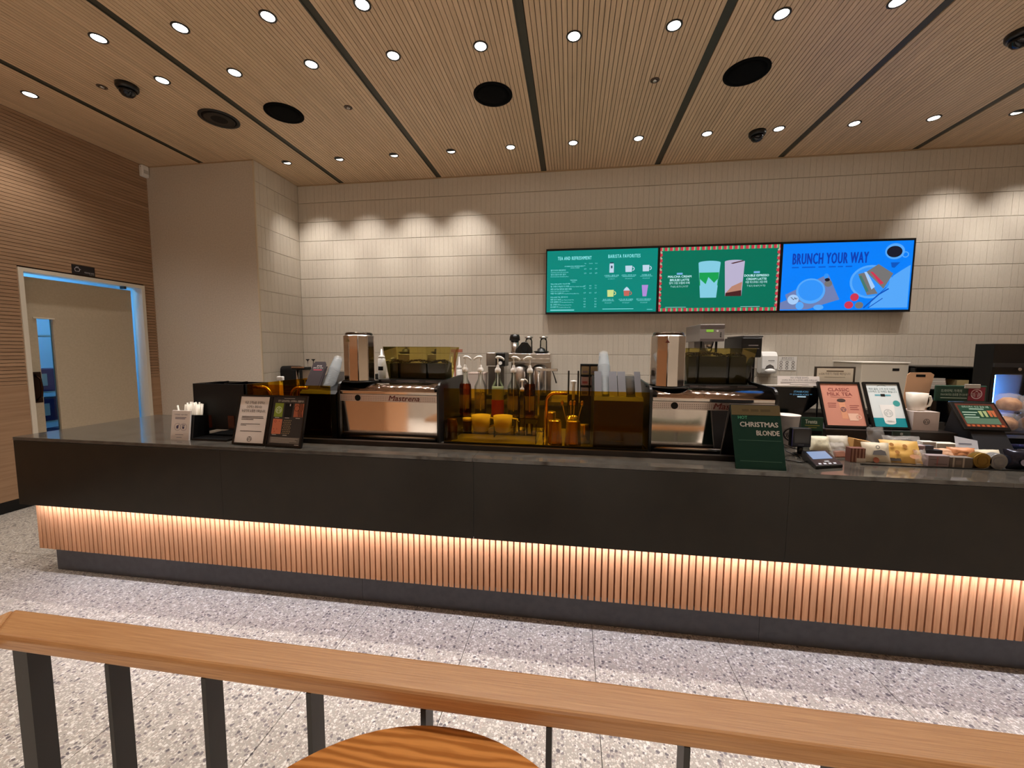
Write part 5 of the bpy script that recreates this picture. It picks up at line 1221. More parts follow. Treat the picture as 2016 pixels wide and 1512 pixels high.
tx = MB(); tx.text('해외 음료 고객 초대 이벤트', wd*.5, .245, .0165, W_, width=wd*.74); tx.text('스타벅스 컵 덕에도 좋습니다.', wd*.5, .228, .0165, W_, width=wd*.80)
tx.ring(wd*.5, .235, .040, .042, W_, 16, PI*.30, PI*.70); part(tx, 'lettering', mat((74, 110, 116), .7), t, local=True)
part(MB().quad(wd*.26, .206, wd*.70, .216, W_), 'colour_band', mat((98, 168, 186), .6), t, local=True); part(MB().quad(wd*.42, .203, wd*.54, .219, W_+.0004), 'badge', K2, t, local=True)
part(MB().poly([(wd*.36, .040), (wd*.66, .040), (wd*.72, .150), (wd*.32, .150)], W_+.0006).disc(wd*.51, .040, wd*.15, W_+.0006, 16, .012), 'picture', mat((244, 244, 244), .6), t, local=True)
lg = MB(); logo(lg, wd*.51, .098, .024, W_+.001); part(lg, 'emblem', mat((190, 196, 198), .6), t, local=True)
part(MB().disc(wd*.80, .160, .019, W_), 'badge', mat((60, 160, 160), .6), t, local=True)
# white gift box and mug on the riser
X0, X1 = py(1797, 835, 2.66).x, py(1848, 838, 2.66).x; zb = py(1820, 811, 2.66).z
t = thing('gift_box', 'white gift box with a round emblem under the mug', 'box', ((X0+X1)/2, 2.70, RT_))
part(MB().box(X0, X1, 2.66, 2.80, RT_, zb), 'box', mat((214, 200, 196), .6), t); lg = MB(); logo(lg, X0+(X1-X0)*.52, RT_+(zb-RT_)*.47, .017, -2.6592); part(lg, 'emblem', K1, t)
xc = py(1808, 790, 2.715).x; zt = py(1808, 774, 2.715).z; r = (py(1829, 780, 2.715).x-py(1785, 780, 2.715).x)/2*.86; hh = zt-zb
t = thing('mug', 'white mug standing on the gift box', 'mug', (xc, 2.728, zb))
part(MB().lathe([(r*.62, 0), (r*.74, .004), (r*.86, hh*.35), (r, hh), (r*.95, hh), (r*.82, hh*.35), (r*.68, .01), (0, .01)], n=32), 'bowl', mat((232, 224, 212), .35), t, local=True)
part(MB().tube([(r*.93, 0, hh*.80), (r*1.35, 0, hh*.82), (r*1.52, 0, hh*.58), (r*1.38, 0, hh*.30), (r*.86, 0, hh*.18)], .0075, 10), 'handle', mat((232, 224, 212), .35), t, local=True)
# kraft carrier board
pts = [pxp_ for pxp_ in (py(1783, 773, 2.84), py(1833, 773, 2.84), py(1843, 738, 2.84), py(1836, 733.5, 2.84), py(1796, 733.5, 2.84), py(1790, 738, 2.84))]
t = thing('cup_carrier', 'kraft cup carrier sheet with an oval hand slot', 'carrier', (pts[0].x, 2.845, T))
P2 = [(p.x, p.z) for p in pts]
part(MB().prism([(P2[0][0]-.02, T), (P2[1][0]-.02, T)]+P2[1:], 'Y', 2.852, 2.857), 'sheet', mat((208, 166, 132), .7), t)
sl = py(1816, 740, 2.84); part(MB().box(sl.x-.026, sl.x+.026, 2.851, 2.8518, sl.z-.008, sl.z+.008), 'hand_slot', K2, t, bevel=.0003)
# customer display with a white card
X0, X1, Za, Zb = rect(1506, 762, 1612, 818, 2.78)
t = thing('customer_display', 'black till display with glowing blue lines under a white card', 'till display', ((X0+X1)/2, 2.80, T))
part(MB().prism([(X0+.02, Zb), (X1, Zb), (X1-.01, Zb-.10), (X1-.10, Za), (X0+.10, Za), (X0, Zb-.04)], 'Y', 2.78, 2.86), 'housing', M_BLACKGLOSS, t, bevel=.004)
part(MB().box((X0+X1)/2-.05, (X0+X1)/2+.05, 2.80, 2.85, T, Za+.02), 'post', M_BLACK, t); part(MB().box((X0+X1)/2-.10, (X0+X1)/2+.10, 2.76, 2.86, T, T+.015), 'foot', M_BLACK, t)
part(MB().box(X0+.005, X1-.1, 2.775, 2.86, Zb, Zb+.008), 'rim', mat((176, 170, 160), .4), t)
tx = MB().text('STARBUCKS', X0+(X1-X0)*.66, Zb-.034, .016, -2.7785, width=.085).text('** STARBUCKS **', X0+(X1-X0)*.66, Zb-.052, .014, -2.7785, width=.13); part(tx, 'lettering', emis((90, 140, 170)), t)
part(MB().quad(X0+(X1-X0)*.66-.02, Zb-.064, X0+(X1-X0)*.66+.03, Zb-.058, -2.7785), 'light_bar', emis((190, 220, 235)), t)
X0c, X1c, Zc0, Zc1 = rect(1532, 741, 1619, 762, 2.79)
t = thing('counter_card', 'white notice card standing on the till display', 'card', ((X0c+X1c)/2, 2.80, Zb+.008)); part(MB().prism([(2.790, Zb+.0085), (2.795, Zb+.0085), (2.808, Zc1), (2.803, Zc1)], 'X', X0c, X1c-.012), 'card', M_PAPER, t)
wd = X1c-X0c; tx = MB(); tm_ = MB(); tm_.text('지금 고객님을 응대하는', wd*.5, .046, .0125, 0, width=wd*.42); tm_.text('스타벅스 파트너는 누군가의 소중한 가족입니다.', wd*.5, .030, .0125, 0, width=wd*.82); tm_.quad(wd*.06, .0205, wd*.93, .0225); tm_.quad(wd*.06, .014, wd*.3, .016); tm_.quad(wd*.27, .006, wd*.7, .008)
kk = (2.803-2.790)/(Zc1-Zb); part(MB().add([(X0c+p.x, 2.7893+p.z*kk, Zb+.0085+p.z) for p in tm_.v], tm_.f), 'lettering', K1, t)
# pale framed notice behind the posters
X0, X1, Za, Zb2 = rect(1604, 722, 1684, 744, 2.93)
t = thing('price_sign', 'cream framed sign rising behind the milk tea poster', 'sign', ((X0+X1)/2, 2.845, T)); 
X0, X1, Za, Zb2 = rect(1604, 722, 1684, 746, 2.853)
part(MB().box(X0, X1, 2.853, 2.861, Za-.06, Zb2), 'frame', mat((70, 60, 50), .5), t); part(MB().quad(X0+.012, Za-.05, X1-.012, Zb2-.010, -2.8522), 'sheet', mat((250, 240, 220), .7), t)
tx = MB().text('e-Gift 자판기 기념품 매장입니다.', (X0+X1)/2, Zb2-.052, .018, -2.8518, width=(X1-X0)*.78).quad((X0+X1)/2-.05, Zb2-.032, (X0+X1)/2+.05, Zb2-.025, -2.8518).quad((X0+X1)/2-.06, Zb2-.068, (X0+X1)/2+.06, Zb2-.066, -2.8518); part(tx, 'lettering', mat((120, 104, 86), .7), t)
for x in (X0+.03, X1-.03): part(MB().box(x-.004, x+.004, 2.855, 2.860, T, Za-.06), 'leg', M_BLACK, t)
# white paper cup with emblem and green size card
xc = py(1556, 845, 2.52).x
t = thing('paper_cup', 'large white paper cup with a round emblem', 'cup', (xc, 2.56, T)); zt = py(1556, 818, 2.52).z; hh = zt-T; r = .064
part(MB().lathe([(r*.74, 0), (r*.76, .004), (r*.98, hh-.006), (r*1.03, hh-.006), (r*1.03, hh), (r*.95, hh), (r*.72, .01), (0, .01)], n=32), 'cup_wall', mat((226, 218, 216), .55), t, local=True)
lg = MB(); logo(lg, 0, 0, .040, 0); part(MB().add([(p.x, -math.sqrt(max(0, (r*.88+.002)**2-p.x**2)), hh*.42+p.z) for p in lg.v], lg.f), 'emblem', K1, t, local=True)
X0, X1, Za, Zb = rect(1577, 822, 1620, 864, 2.585)
t = thing('size_card', 'green Trenta size card beside the paper cup', 'card', ((X0+X1)/2, 2.585, T)); part(MB().box(X0, X1, 2.585, 2.59, T, Zb), 'card', mat((24, 74, 56), .6), t)
tx = MB().text('Trenta', X0+.020, Zb-.036, .034, -2.5845, 'LEFT', width=(X1-X0)*.55, bold=.03); part(tx, 'lettering', mat((206, 220, 210), .6), t)
part(MB().quad(X0+.02, Zb-.050, X0+.10, Zb-.045, -2.5845).quad(X0+.04, Zb-.062, X0+.085, Zb-.058, -2.5845), 'rule', mat((150, 150, 70), .6), t); part(MB().quad(X0+.05, Zb-.102, X1-.004, Zb-.080, -2.5845), 'label_strip', K2, t)
# pin display and card reader
X0, X1, Za, Zb = rect(1558, 843, 1598, 881, 2.32)
t = thing('payment_pad', 'small black square payment pad on a stub stand', 'payment terminal', ((X0+X1)/2, 2.36, T))
part(MB().box(X0, X1, 2.32, 2.352, Za, Zb), 'body', mat((20, 20, 24), .3), t, bevel=.007, seg=3); part(MB().box(X0+.014, X1-.010, 2.3182, 2.32, Za+.022, Zb-.010), 'glass', mat((34, 33, 36), .12), t); part(MB().box(X0+.003, X0+.006, 2.319, 2.321, Za+.006, Zb-.008), 'side_light', mat((60, 60, 140), .3), t)
part(MB().quad((X0+X1)/2-.014, Za+.012, (X0+X1)/2+.014, Za+.016, -2.3192), 'lettering', mat((120, 120, 124), .5), t)
part(MB().cyl(((X0+X1)/2+.01, 2.345, T), .014, Za-T+.004, 14), 'stub', M_BLACK, t); part(MB().lathe([(.034, 0), (.034, .006), (.018, .012)], ((X0+X1)/2+.01, 2.345, T), 20), 'foot', M_BLACK, t)
c0, c1, c2, c3 = pz(1578, 891, T+.03), pz(1628, 889, T+.03), pz(1660, 916, T+.012), pz(1606, 919, T+.012)
t = thing('card_reader', 'black slanted card reader with a lit screen at the ledge', 'card reader', ((c2.x+c3.x)/2, c2.y, T))
a, b = Vector((1.150, 2.105, T)), Vector((1.318, 2.112, T))
a = Vector((c3.x, c3.y, T)); b = Vector((c2.x, c2.y, T)); c = Vector((c1.x, c1.y, T)); d = Vector((c0.x, c0.y, T))
top = [a+Vector((0, 0, .016)), b+Vector((0, 0, .016)), c+Vector((0, 0, .040)), d+Vector((0, 0, .040))]
part(MB().add([a, b, c, d]+top, [(3, 2, 1, 0), (4, 5, 6, 7), (0, 1, 5, 4), (1, 2, 6, 5), (2, 3, 7, 6), (3, 0, 4, 7)]), 'body', mat((16, 16, 20), .3), t, bevel=.004)
def bil(u, v, off=.0012): return top[0]*(1-u)*(1-v)+top[1]*u*(1-v)+top[2]*u*v+top[3]*(1-u)*v+Vector((0, -.0003, off))
def bq(mb, u0, v0, u1, v1, off=.0012): return mb.add([bil(u0, v0, off), bil(u1, v0, off), bil(u1, v1, off), bil(u0, v1, off)], [(0, 1, 2, 3)])
part(bq(MB(), .12, .40, .86, .90), 'screen', emis((138, 160, 196)), t)
kb = MB()
for i in range(4): bq(kb, .16+.18*i, .06, .26+.18*i, .14)
part(kb, 'keys', mat((190, 196, 210), .5), t); part(bq(MB(), .44, .20, .62, .27), 'lettering', mat((150, 156, 166), .5), t)
cb = [(1.10, 2.36, T+.004), (1.06, 2.30, T+.004), (1.09, 2.22, T+.004), (1.16, 2.17, T+.004), (1.21, 2.20, T+.006)]
for k, (lb, off) in enumerate((('black cable curling behind the chalk board to the card reader', 0), ('second black cable looping beside the payment pad', .03))):
    tag(part(MB().tube([(p[0]+off, p[1]+off, p[2]+.0005) for p in cb] if not k else [(1.32, 2.40, T+.004), (1.24, 2.42, T+.02), (1.17, 2.38, T+.05), (1.15, 2.30, T+.03), (1.20, 2.26, T+.004)], .003, 8), 'cable', M_BLACK, None), lb, 'cable')
# second till: promo strip, tablet
X0, X1, Za, Zb = rect(1842, 786, 1935, 850, 2.80)
t = thing('till_screen', 'dark till monitor behind the green promo strip', 'till display', ((X0+X1)/2, 2.82, T)); part(MB().box(X0, X1, 2.80, 2.85, RT_+.03, Zb), 'monitor', M_BLACKGLOSS, t, bevel=.006); part(MB().box((X0+X1)/2-.04, (X0+X1)/2+.04, 2.81, 2.84, RT_, RT_+.03), 'neck', M_BLACK, t)
part(MB().quad(X0+.06, Zb-.018, X0+.14, Zb-.012, -2.7985), 'status_light', emis((120, 170, 220)), t)
X0, X1, Za, Zb = rect(1840, 759, 1942, 787, 2.79)
t = thing('promo_strip', 'long green and red promo strip clipped on the till', 'sign', ((X0+X1)/2, 2.79, Za)); part(MB().box(X0, X1, 2.787, 2.797, Zb-.098, Zb), 'board', mat((22, 62, 48), .5), t, bevel=.006)
part(MB().quad(X0+(X1-X0)*.64, Zb-.092, X1-.01, Zb-.008, -2.7862), 'colour_block', mat((132, 30, 50), .6), t)
lg = MB(); logo(lg, X0+(X1-X0)*.80, Zb-.050, .030, -2.7856); part(lg, 'emblem', mat((216, 190, 196), .6), t)
tx = MB().text('드라마틱 가격의', X0+.03, Zb-.040, .020, -2.7862, 'LEFT', width=.11).text('FAVORITES 음료를 만나보세요', X0+.03, Zb-.062, .017, -2.7862, 'LEFT', width=.15).quad(X0+.03, Zb-.078, X0+.17, Zb-.074, -2.7862); part(tx, 'lettering', mat((190, 206, 190), .6), t)
part(MB().box(X0+(X1-X0)*.55, X0+(X1-X0)*.85, 2.78, 2.786, Zb-.016, Zb+.010), 'clip', mat((178, 172, 164), .5), t, bevel=.002)
# tablet stand at the right
tl, tr_ = py(1875, 790, 2.66), py(1966, 792, 2.66)
p_bl, p_br = py(1893, 845, 2.55), py(1984, 843, 2.55)
t = thing('order_tablet', 'slanted order tablet on a black wedge stand', 'tablet', ((p_bl.x+p_br.x)/2, 2.5, T))
xa, xb = (tl.x+p_bl.x)/2, (tr_.x+p_br.x)/2
zb_, zt2 = p_bl.z, tl.z
part(MB().prism([(2.47, T), (2.74, T), (2.74, T+.02), (2.675, zt2-.012), (2.562, zb_-.010), (2.49, T+.012)], 'X', xa+.035, xb-.02), 'stand', mat((26, 28, 34), .5), t, bevel=.004)
nrm = Vector((0, -(zt2-zb_), .11)).normalized(); up_ = Vector((0, .11, zt2-zb_)).normalized(); Lh = math.hypot(.11, zt2-zb_)
def ontab(mb, off): return MB().add([Vector((xa+p.x, 2.55, zb_))+up_*p.z+nrm*off for p in mb.v], mb.f)
wd = xb-xa
cn = [Vector((xa, 2.55, zb_)), Vector((xb, 2.55, zb_)), Vector((xb, 2.55, zb_))+up_*Lh, Vector((xa, 2.55, zb_))+up_*Lh]
part(MB().add(cn+[p-nrm*.014 for p in cn], [(0, 1, 2, 3), (7, 6, 5, 4), (0, 4, 5, 1), (1, 5, 6, 2), (2, 6, 7, 3), (3, 7, 4, 0)]), 'bezel', M_BLACK, t, bevel=.003)
part(ontab(MB().quad(wd*.08, Lh*.10, wd*.95, Lh*.92), .0004), 'display', emis((96, 48, 34)), t)
part(ontab(MB().quad(wd*.12, Lh*.20, wd*.86, Lh*.86), .0008), 'display', emis((34, 66, 48)), t)
part(ontab(MB().quad(wd*.12, Lh*.20, wd*.86, Lh*.40), .0012), 'display', emis((92, 116, 92)), t)
tx = MB(); tx.quad(wd*.34, Lh*.715, wd*.66, Lh*.74); bars(tx, wd*.15, wd*.48, Lh*.62, 3, .016, .005, 0, (1, .8, .95)); tx.text('크리스마스 신규 음료 3종', wd*.5, Lh*.775, .014, 0, width=wd*.6)
part(ontab(tx, .0016), 'lettering', emis((190, 206, 180)), t)
dk = MB()
for k in range(2): dk.poly([(wd*(.52+.1*k), Lh*.45), (wd*(.57+.1*k), Lh*.45), (wd*(.585+.1*k), Lh*.66), (wd*(.505+.1*k), Lh*.66)])
part(ontab(dk, .0016), 'picture', emis((170, 176, 120)), t); dk = MB()
for k in range(2): dk.poly([(wd*(.72+.08*k), Lh*.46), (wd*(.77+.08*k), Lh*.46), (wd*(.785+.08*k), Lh*.68), (wd*(.705+.08*k), Lh*.68)])
part(ontab(dk, .0016), 'picture', emis((196, 104, 64)), t)
rb_ = MB()
for k in range(8): rb_.quad(wd*(.10+.105*k), Lh*.11, wd*(.16+.105*k), Lh*.17)
part(ontab(rb_, .0012), 'border', emis((190, 90, 50)), t)
# storage on the back counter, right
X0, X1, Za, Zb = rect(1696, 713, 1789, 744, 4.42)
t = thing('storage_bin', 'large white storage bin with a dark slot on the back counter', 'bin', ((X0+X1)/2, 4.5, BT)); part(MB().box(X0, X1, 4.42, 4.86, BT, Zb-.012), 'bin', mat((206, 196, 180), .5), t, bevel=.006); part(MB().box(X0-.006, X1+.006, 4.41, 4.87, Zb-.012, Zb), 'lid', mat((226, 218, 204), .5), t, bevel=.003); part(MB().box(X0+(X1-X0)*.66, X0+(X1-X0)*.80, 4.417, 4.42, Zb-.085, Zb-.06), 'slot', K2, t)
X0, X1, Za, Zb = rect(1800, 722, 1925, 756, 4.36)
t = thing('open_shelf', 'black open shelf unit on the back counter at the right', 'shelf', ((X0+X1)/2, 4.5, BT))
mb = MB().box(X0, X1+.1, 4.83, 4.86, BT, Zb).box(X0, X1+.1, 4.36, 4.84, Zb-.012, Zb-.0).box(X0, X1+.1, 4.36, 4.84, BT+.20, BT+.212).box(X0, X0+.012, 4.36, 4.84, BT, Zb).box(X1+.088, X1+.1, 4.36, 4.84, BT, Zb)
part(mb, 'shelf_frame', M_BLACK, t)
px0, px1, pza, pzb = rect(1828, 725, 1876, 741, 4.35)
for k in range(5):
    o = part(MB().box(px0+.006*k*(k % 2), px1-.004*k, 4.40, 4.66, BT+.213+.021*k, BT+.213+.021*k+.019), 'paper_stack', mat((206, 198, 186) if k % 2 else (190, 180, 170), .7), None)
    tag(o, 'flat bundle of white paper sheets, %s in the pile on the black shelf' % ('lowest', 'second from below', 'middle', 'second from top', 'topmost')[k], 'paper bundle', 'paper bundles on the shelf')
tag(part(MB().box(px0+.30, px0+.40, 4.42, 4.6, BT+.213, BT+.30), 'carton', mat((176, 158, 112), .7), None), 'small yellowish carton on the black shelf', 'carton')
tag(part(MB().box(px0-.10, px0-.02, 4.42, 4.6, BT+.213, BT+.29), 'carton', mat((170, 84, 70), .7), None), 'reddish carton at the left of the black shelf', 'carton')
# display fridge at the right edge
fy = 3.05
X0, X1, Za, Zb = rect(1952, 677, 2160, 800, fy); FD = .125
t = thing('display_fridge', 'black display fridge with cool blue lit shelves at right', 'fridge', ((X0+X1)/2, fy, 0))
zg1, zg0 = py(1980, 742, fy).z, .98
mb = MB().box(X0, X0+.02, fy, fy+FD, 0, Zb).box(X1-.02, X1, fy, fy+FD, 0, Zb).box(X0+.02, X1-.02, fy+FD-.012, fy+FD, 0, Zb).box(X0+.02, X1-.02, fy, fy+FD-.012, 0, zg0-.05)
part(mb, 'cabinet', M_BLACK, t); part(MB().box(X0+.02, X1-.02, fy, fy+FD-.012, zg1+.02, Zb), 'hood', M_BLACK, t)
part(MB().box(X0+.001, X1-.02, fy-.012, fy, py(1980, 723, fy).z, py(1980, 715, fy).z), 'hood_edge', mat((40, 40, 42), .3), t)
part(MB().box(X0+.0, X0+.012, fy-.004, fy+.004, zg0, zg1+.02), 'door_stile', M_BLACK, t)
part(MB().box(X0+.012, X1-.02, fy, fy+.004, zg0, zg1+.02), 'door_glass', M_CLEAR, t)
part(MB().box(X0+.03, X1-.03, fy+FD-.03, fy+FD-.013, zg0, zg1+.01), 'liner', mat((186, 200, 220), .5), t); part(MB().box(X0+.03, X1-.03, fy+.012, fy+FD-.03, zg0-.05, zg0-.03), 'shelf', mat((186, 200, 220), .3), t)
part(MB().box(X0+.022, X0+.034, fy+.01, fy+.03, zg0, zg1+.01), 'lamp_tube', emis((90, 165, 255), 45), t)
part(MB().cyl((X0+.14, fy-.012, Zb-.165), .010, -.006, 14, 'Y'), 'lock', M_STEEL, t)
for k in range(4):
    o = part(MB().box(X0+.07+.16*k, X0+.19+.16*k, fy+.03, fy+FD-.04, zg0-.03, zg0+.11+.03*(k % 2)), 'chilled_pack', mat(((196, 186, 214), (206, 150, 180), (200, 206, 220), (180, 190, 210))[k], .5), None, bevel=.006)
    tag(o, '%s pastel carton from the left inside the display fridge' % ORD[k], 'carton', 'cartons in the fridge')
# domed bun packs in front of the fridge
M_BUN = noisy('bun_crust', (150, 92, 44), (196, 140, 84), 30, .6)
def bunpack(px_, ytop, ybot, Y, z0, label):
    c = py(px_, (ytop+ybot)/2, Y); zt = py(px_, ytop, Y).z; r = .068
    t = thing('bun_pack', label, 'pastry', (c.x, Y+r, z0), group='domed bun packs')
    part(MB().lathe([(r, 0), (r, .012), (r*.97, .03), (r*.86, (zt-z0)*.72), (r*.6, (zt-z0)*.93), (0, zt-z0)], n=24), 'dome', film((238, 238, 246), .16, .08, 'dome_plastic'), t, local=True)
    part(MB().lathe([(r*.55, .006), (r*.75, .02), (r*.72, (zt-z0)*.5), (r*.4, (zt-z0)*.72), (0, (zt-z0)*.76)], n=20), 'bun', M_BUN, t, local=True)
z1 = py(1990, 812, 2.78).z
tg = thing('pastry_shelf', 'black wire pastry shelf at the right picture edge', 'shelf', (2.75, 2.75, T))
sx_ = py(1972, 850, 2.62).x
zA = py(2000, 852, 2.62).z
part(MB().box(sx_, sx_+.62, 2.60, 2.85, zA-.010, zA), 'board', M_BLACK, tg)
for x in (sx_+.01, sx_+.60): part(MB().box(x-.006, x+.006, 2.62, 2.84, T, zA-.010), 'leg', M_BLACK, tg)
for k in range(3): bunpack(2004+54*k, 814, 852, 2.64, zA, '%s domed bun pack on the pastry shelf board' % ORD[k])
for k in range(2): bunpack(2012+56*k, 776, 814, 2.66, py(2004, 814, 2.64).z+.002, '%s domed bun pack stacked on the lower packs' % ORD[k])

# ------------------------------------------------------------------ snacks along the right of the counter
def pouch(name, label, cat, c, wd, hh, th, m, tilt=.35, yaw=0, seal=.012, crinkle=.004, seed=1, group='snacks on the counter', nu=12, nv=10, roll=0):
    # pillow pouch standing on its lower edge and leaning back
    r = random.Random(seed); mb = MB(); off = Vector((r.uniform(0, 50), r.uniform(0, 50), 0))
    for side in (-1, 1):
        k = len(mb.v)
        for j in range(nv+1):
            for i in range(nu+1):
                u, v = i/nu, j/nv
                b = max(0, (1-(2*u-1)**4))*max(0, (1-abs(2*v-1)**3)); n_ = noise.noise(Vector((u*6, v*6, side*3))+off)
                mb.v.append(Vector(((u-.5)*wd*(1-.05*math.sin(PI*v)), side*(th/2*b+.0006)+n_*crinkle*(.3+b), v*hh+n_*crinkle*.6*(v))))
        for j in range(nv):
            for i in range(nu):
                q = (k+j*(nu+1)+i, k+j*(nu+1)+i+1, k+(j+1)*(nu+1)+i+1, k+(j+1)*(nu+1)+i); mb.f.append(q if side < 0 else q[::-1]); mb.smooth.append(True)
    zmin = min(p.z for p in mb.v)
    R = Euler((-tilt, roll, yaw)).to_matrix(); zm = min((R @ p).z for p in mb.v)
    t = thing(name, label, cat, (c[0], c[1], T+.0005-zm), (-tilt, roll, yaw), group)
    part(mb, 'pouch', m, t, local=True)
    return t
def at_(px_, py_): return pz(px_, py_, T)
def width(p0, p1, Y): return py(p1, 890, Y).x-py(p0, 890, Y).x
def face(t, mb, m, name='print'): return part(mb, name, m, t, local=True)
M_CREAMBAG = mat((224, 214, 192), .55); M_FILM = film((252, 252, 254), .17, .10, 'crisp_film'); M_FILM2 = film((250, 248, 246), .22, .10, 'crisp_film_bright')
def X_(p, Y): return py(p, 890, Y).x
SN = 'snacks on the counter'
def addlines(t, wd, hh, th, col, n=3, lo=.35, hi=.65):
    mb = MB(); bars(mb, -wd*.25, wd*.25, hh*hi, n, hh*.1, hh*.035, th/2+.004); face(t, mb, mat(col, .6))
t = pouch('snack_pouch', 'cream snack pouch at the back left of the heap', 'snack', (X_(1620, 2.45), 2.47), .115, .085, .03, mat((222, 216, 190), .55), .5, 0, seed=2); addlines(t, .115, .085, .03, (180, 172, 150))
t = pouch('snack_pouch', 'grey white snack pouch beside the kraft packet', 'snack', (X_(1661, 2.47), 2.49), .115, .088, .03, mat((196, 190, 176), .5), .5, .08, seed=3)
t = thing('kraft_packet', 'folded kraft paper packet at the back of the heap', 'packet', (X_(1700, 2.47), 2.47, T), group=SN)
part(MB().prism([(-.055, 0), (.055, 0), (.052, .055), (-.052, .075)], 'Y', 0, .05), 'packet', mat((196, 150, 90), .65), t, local=True); part(MB().poly([(-.052, .073), (.052, .053), (.0, .035)], .0012), 'flap', mat((214, 170, 110), .65), t, local=True)
t = pouch('film_bag', 'crumpled clear film bag left of the striped box', 'snack', (X_(1657, 2.30), 2.30), .085, .085, .04, M_FILM, .5, .2, crinkle=.016, seed=5); t2 = part(MB().box(-.03, .03, -.008, .008, .004, .04), 'biscuit', mat((170, 110, 84), .6), t, local=True, bevel=.004)
X0, X1 = X_(1675, 2.235), X_(1704, 2.235)
t = thing('striped_box', 'brown striped sweet box with a white label', 'box', ((X0+X1)/2, 2.235, T), group=SN); wd = X1-X0
part(MB().box(-wd/2, wd/2, 0, .04, 0, .072), 'box', mat((110, 66, 56), .6), t, local=True); sp_ = MB()
for k in range(4): sp_.quad(-wd/2+wd*(.10+.24*k), .002, -wd/2+wd*(.20+.24*k), .070, .0006)
face(t, sp_, mat((170, 128, 112), .6), 'stripes'); face(t, MB().quad(-.005, .0, wd/2+.004, .022, .0012), mat((222, 214, 204), .6), 'label')
t = pouch('snack_pouch', 'cream snack pouch with a grey printed face', 'snack', (X_(1725, 2.26), 2.25), .125, .100, .036, M_CREAMBAG, .3, -.05, seed=7); mb = MB(); mb.poly([(-.028, .035), (.034, .035), (.03, .055), (.012, .062), (-.02, .056)], .022).ring(.0, .075, .006, .009, .021); face(t, mb, mat((120, 120, 124), .6)); face(t, MB().disc(-.012, .010, .014, .018, 14), mat((150, 84, 60), .6), 'print')
M_WAFER = noisy('wafer', (196, 142, 62), (224, 176, 96), 40, .55)
t = pouch('cookie_bag', 'clear bag with yellow printed wafers, largest of the heap', 'snack', (X_(1781, 2.26), 2.25), .165, .125, .030, mat((216, 172, 92), .45), .62, -.12, crinkle=.006, seed=9); mb = MB()
for k, (u, v) in enumerate(((-.045, .09), (.01, .085), (.045, .06), (-.03, .05))): mb.disc(u, v, .010, .0215, 12)
face(t, mb, mat((170, 116, 50), .6)); face(t, MB().disc(.038, .030, .022, .021, 16, .012), mat((206, 150, 110), .6), 'print')
face(t, MB().quad(-.075, .004, -.02, .02, .012), mat((50, 38, 30), .6), 'print')
pouch('film_bag', 'tall crisp clear film bag rising behind the wafer bag', 'snack', (X_(1732, 2.40), 2.42), .11, .150, .04, M_FILM, .15, .3, crinkle=.02, seed=11)
pouch('film_bag', 'shiny clear film bag draped over the wafer bag', 'snack', (X_(1790, 2.34), 2.36), .17, .120, .05, M_FILM2, .45, -.1, crinkle=.022, seed=12)
pouch('film_bag', 'clear twisted film wrapper right of the wafer bag', 'snack', (X_(1816, 2.24), 2.235), .06, .075, .03, M_FILM2, .3, .1, crinkle=.016, seed=13)
X0, X1, Za, Zb = rect(1757, 849, 1792, 868, 2.53)
t = thing('price_card', 'small dark green price card behind the wafer bag', 'card', ((X0+X1)/2, 2.53, T), group='small cards'); part(MB().box(X0, X1, 2.53, 2.536, T, Zb), 'card', mat((52, 74, 66), .6), t); part(MB().disc((X0+X1)/2, Zb-.016, .008, -2.5293, 12).quad(X0+.01, Zb-.045, X1-.02, Zb-.040, -2.5293), 'print', mat((190, 200, 196), .6), t)
def packbox(name, label, p0, p1, Y, hh, dp, c, stripes=None, cat='box'):
    X0, X1 = X_(p0, Y), X_(p1, Y); wd = X1-X0
    t = thing(name, label, cat, ((X0+X1)/2, Y, T), group=SN); part(MB().box(-wd/2, wd/2, 0, dp, 0, hh), 'box', mat(c, .6), t, local=True, bevel=.002)
    if stripes:
        for (a, b, v0_, v1_, col) in stripes: face(t, MB().quad(-wd/2+wd*a, hh*v0_, -wd/2+wd*b, hh*v1_, .0008), mat(col, .6))
    return t
packbox('snack_box', 'pale mauve patterned packet beside the wafer bag', 1800, 1821, 2.30, .085, .03, (190, 168, 176), [(.1, .9, .5, .9, (150, 128, 140)), (.2, .6, .1, .3, (216, 200, 204))])
t = packbox('snack_box', 'dark navy snack box with pale lettering', 1822, 1856, 2.31, .062, .035, (48, 48, 58)); face(t, MB().text('STARBUCKS', 0, .008, .016, .0012, width=.085), mat((196, 190, 186), .6), 'lettering'); face(t, MB().box(-.045, .0, .004, .030, .063, .082), mat((82, 82, 94), .6), 'top_packet')
packbox('snack_box', 'mauve grey snack box with a dark line drawing', 1829, 1871, 2.215, .055, .04, (150, 136, 140), [(.08, .5, .62, .66, (96, 84, 90)), (.3, .9, .2, .26, (96, 84, 90)), (.4, .46, .1, .9, (176, 110, 116))])
packbox('snack_box', 'white snack carton behind the navy box', 1815, 1842, 2.48, .070, .04, (222, 216, 210), [(.3, .5, .3, .6, (150, 140, 160))])
packbox('snack_box', 'wide white snack carton at the back of the heap', 1843, 1885, 2.50, .060, .05, (226, 220, 208), [(.4, .7, .2, .5, (170, 160, 176))])
pouch('cookie_bag', 'clear bag of pink cookies behind the mauve box', 'snack', (X_(1863, 2.34), 2.33), .105, .068, .03, mat((222, 176, 146), .4), .5, .05, crinkle=.006, seed=21)
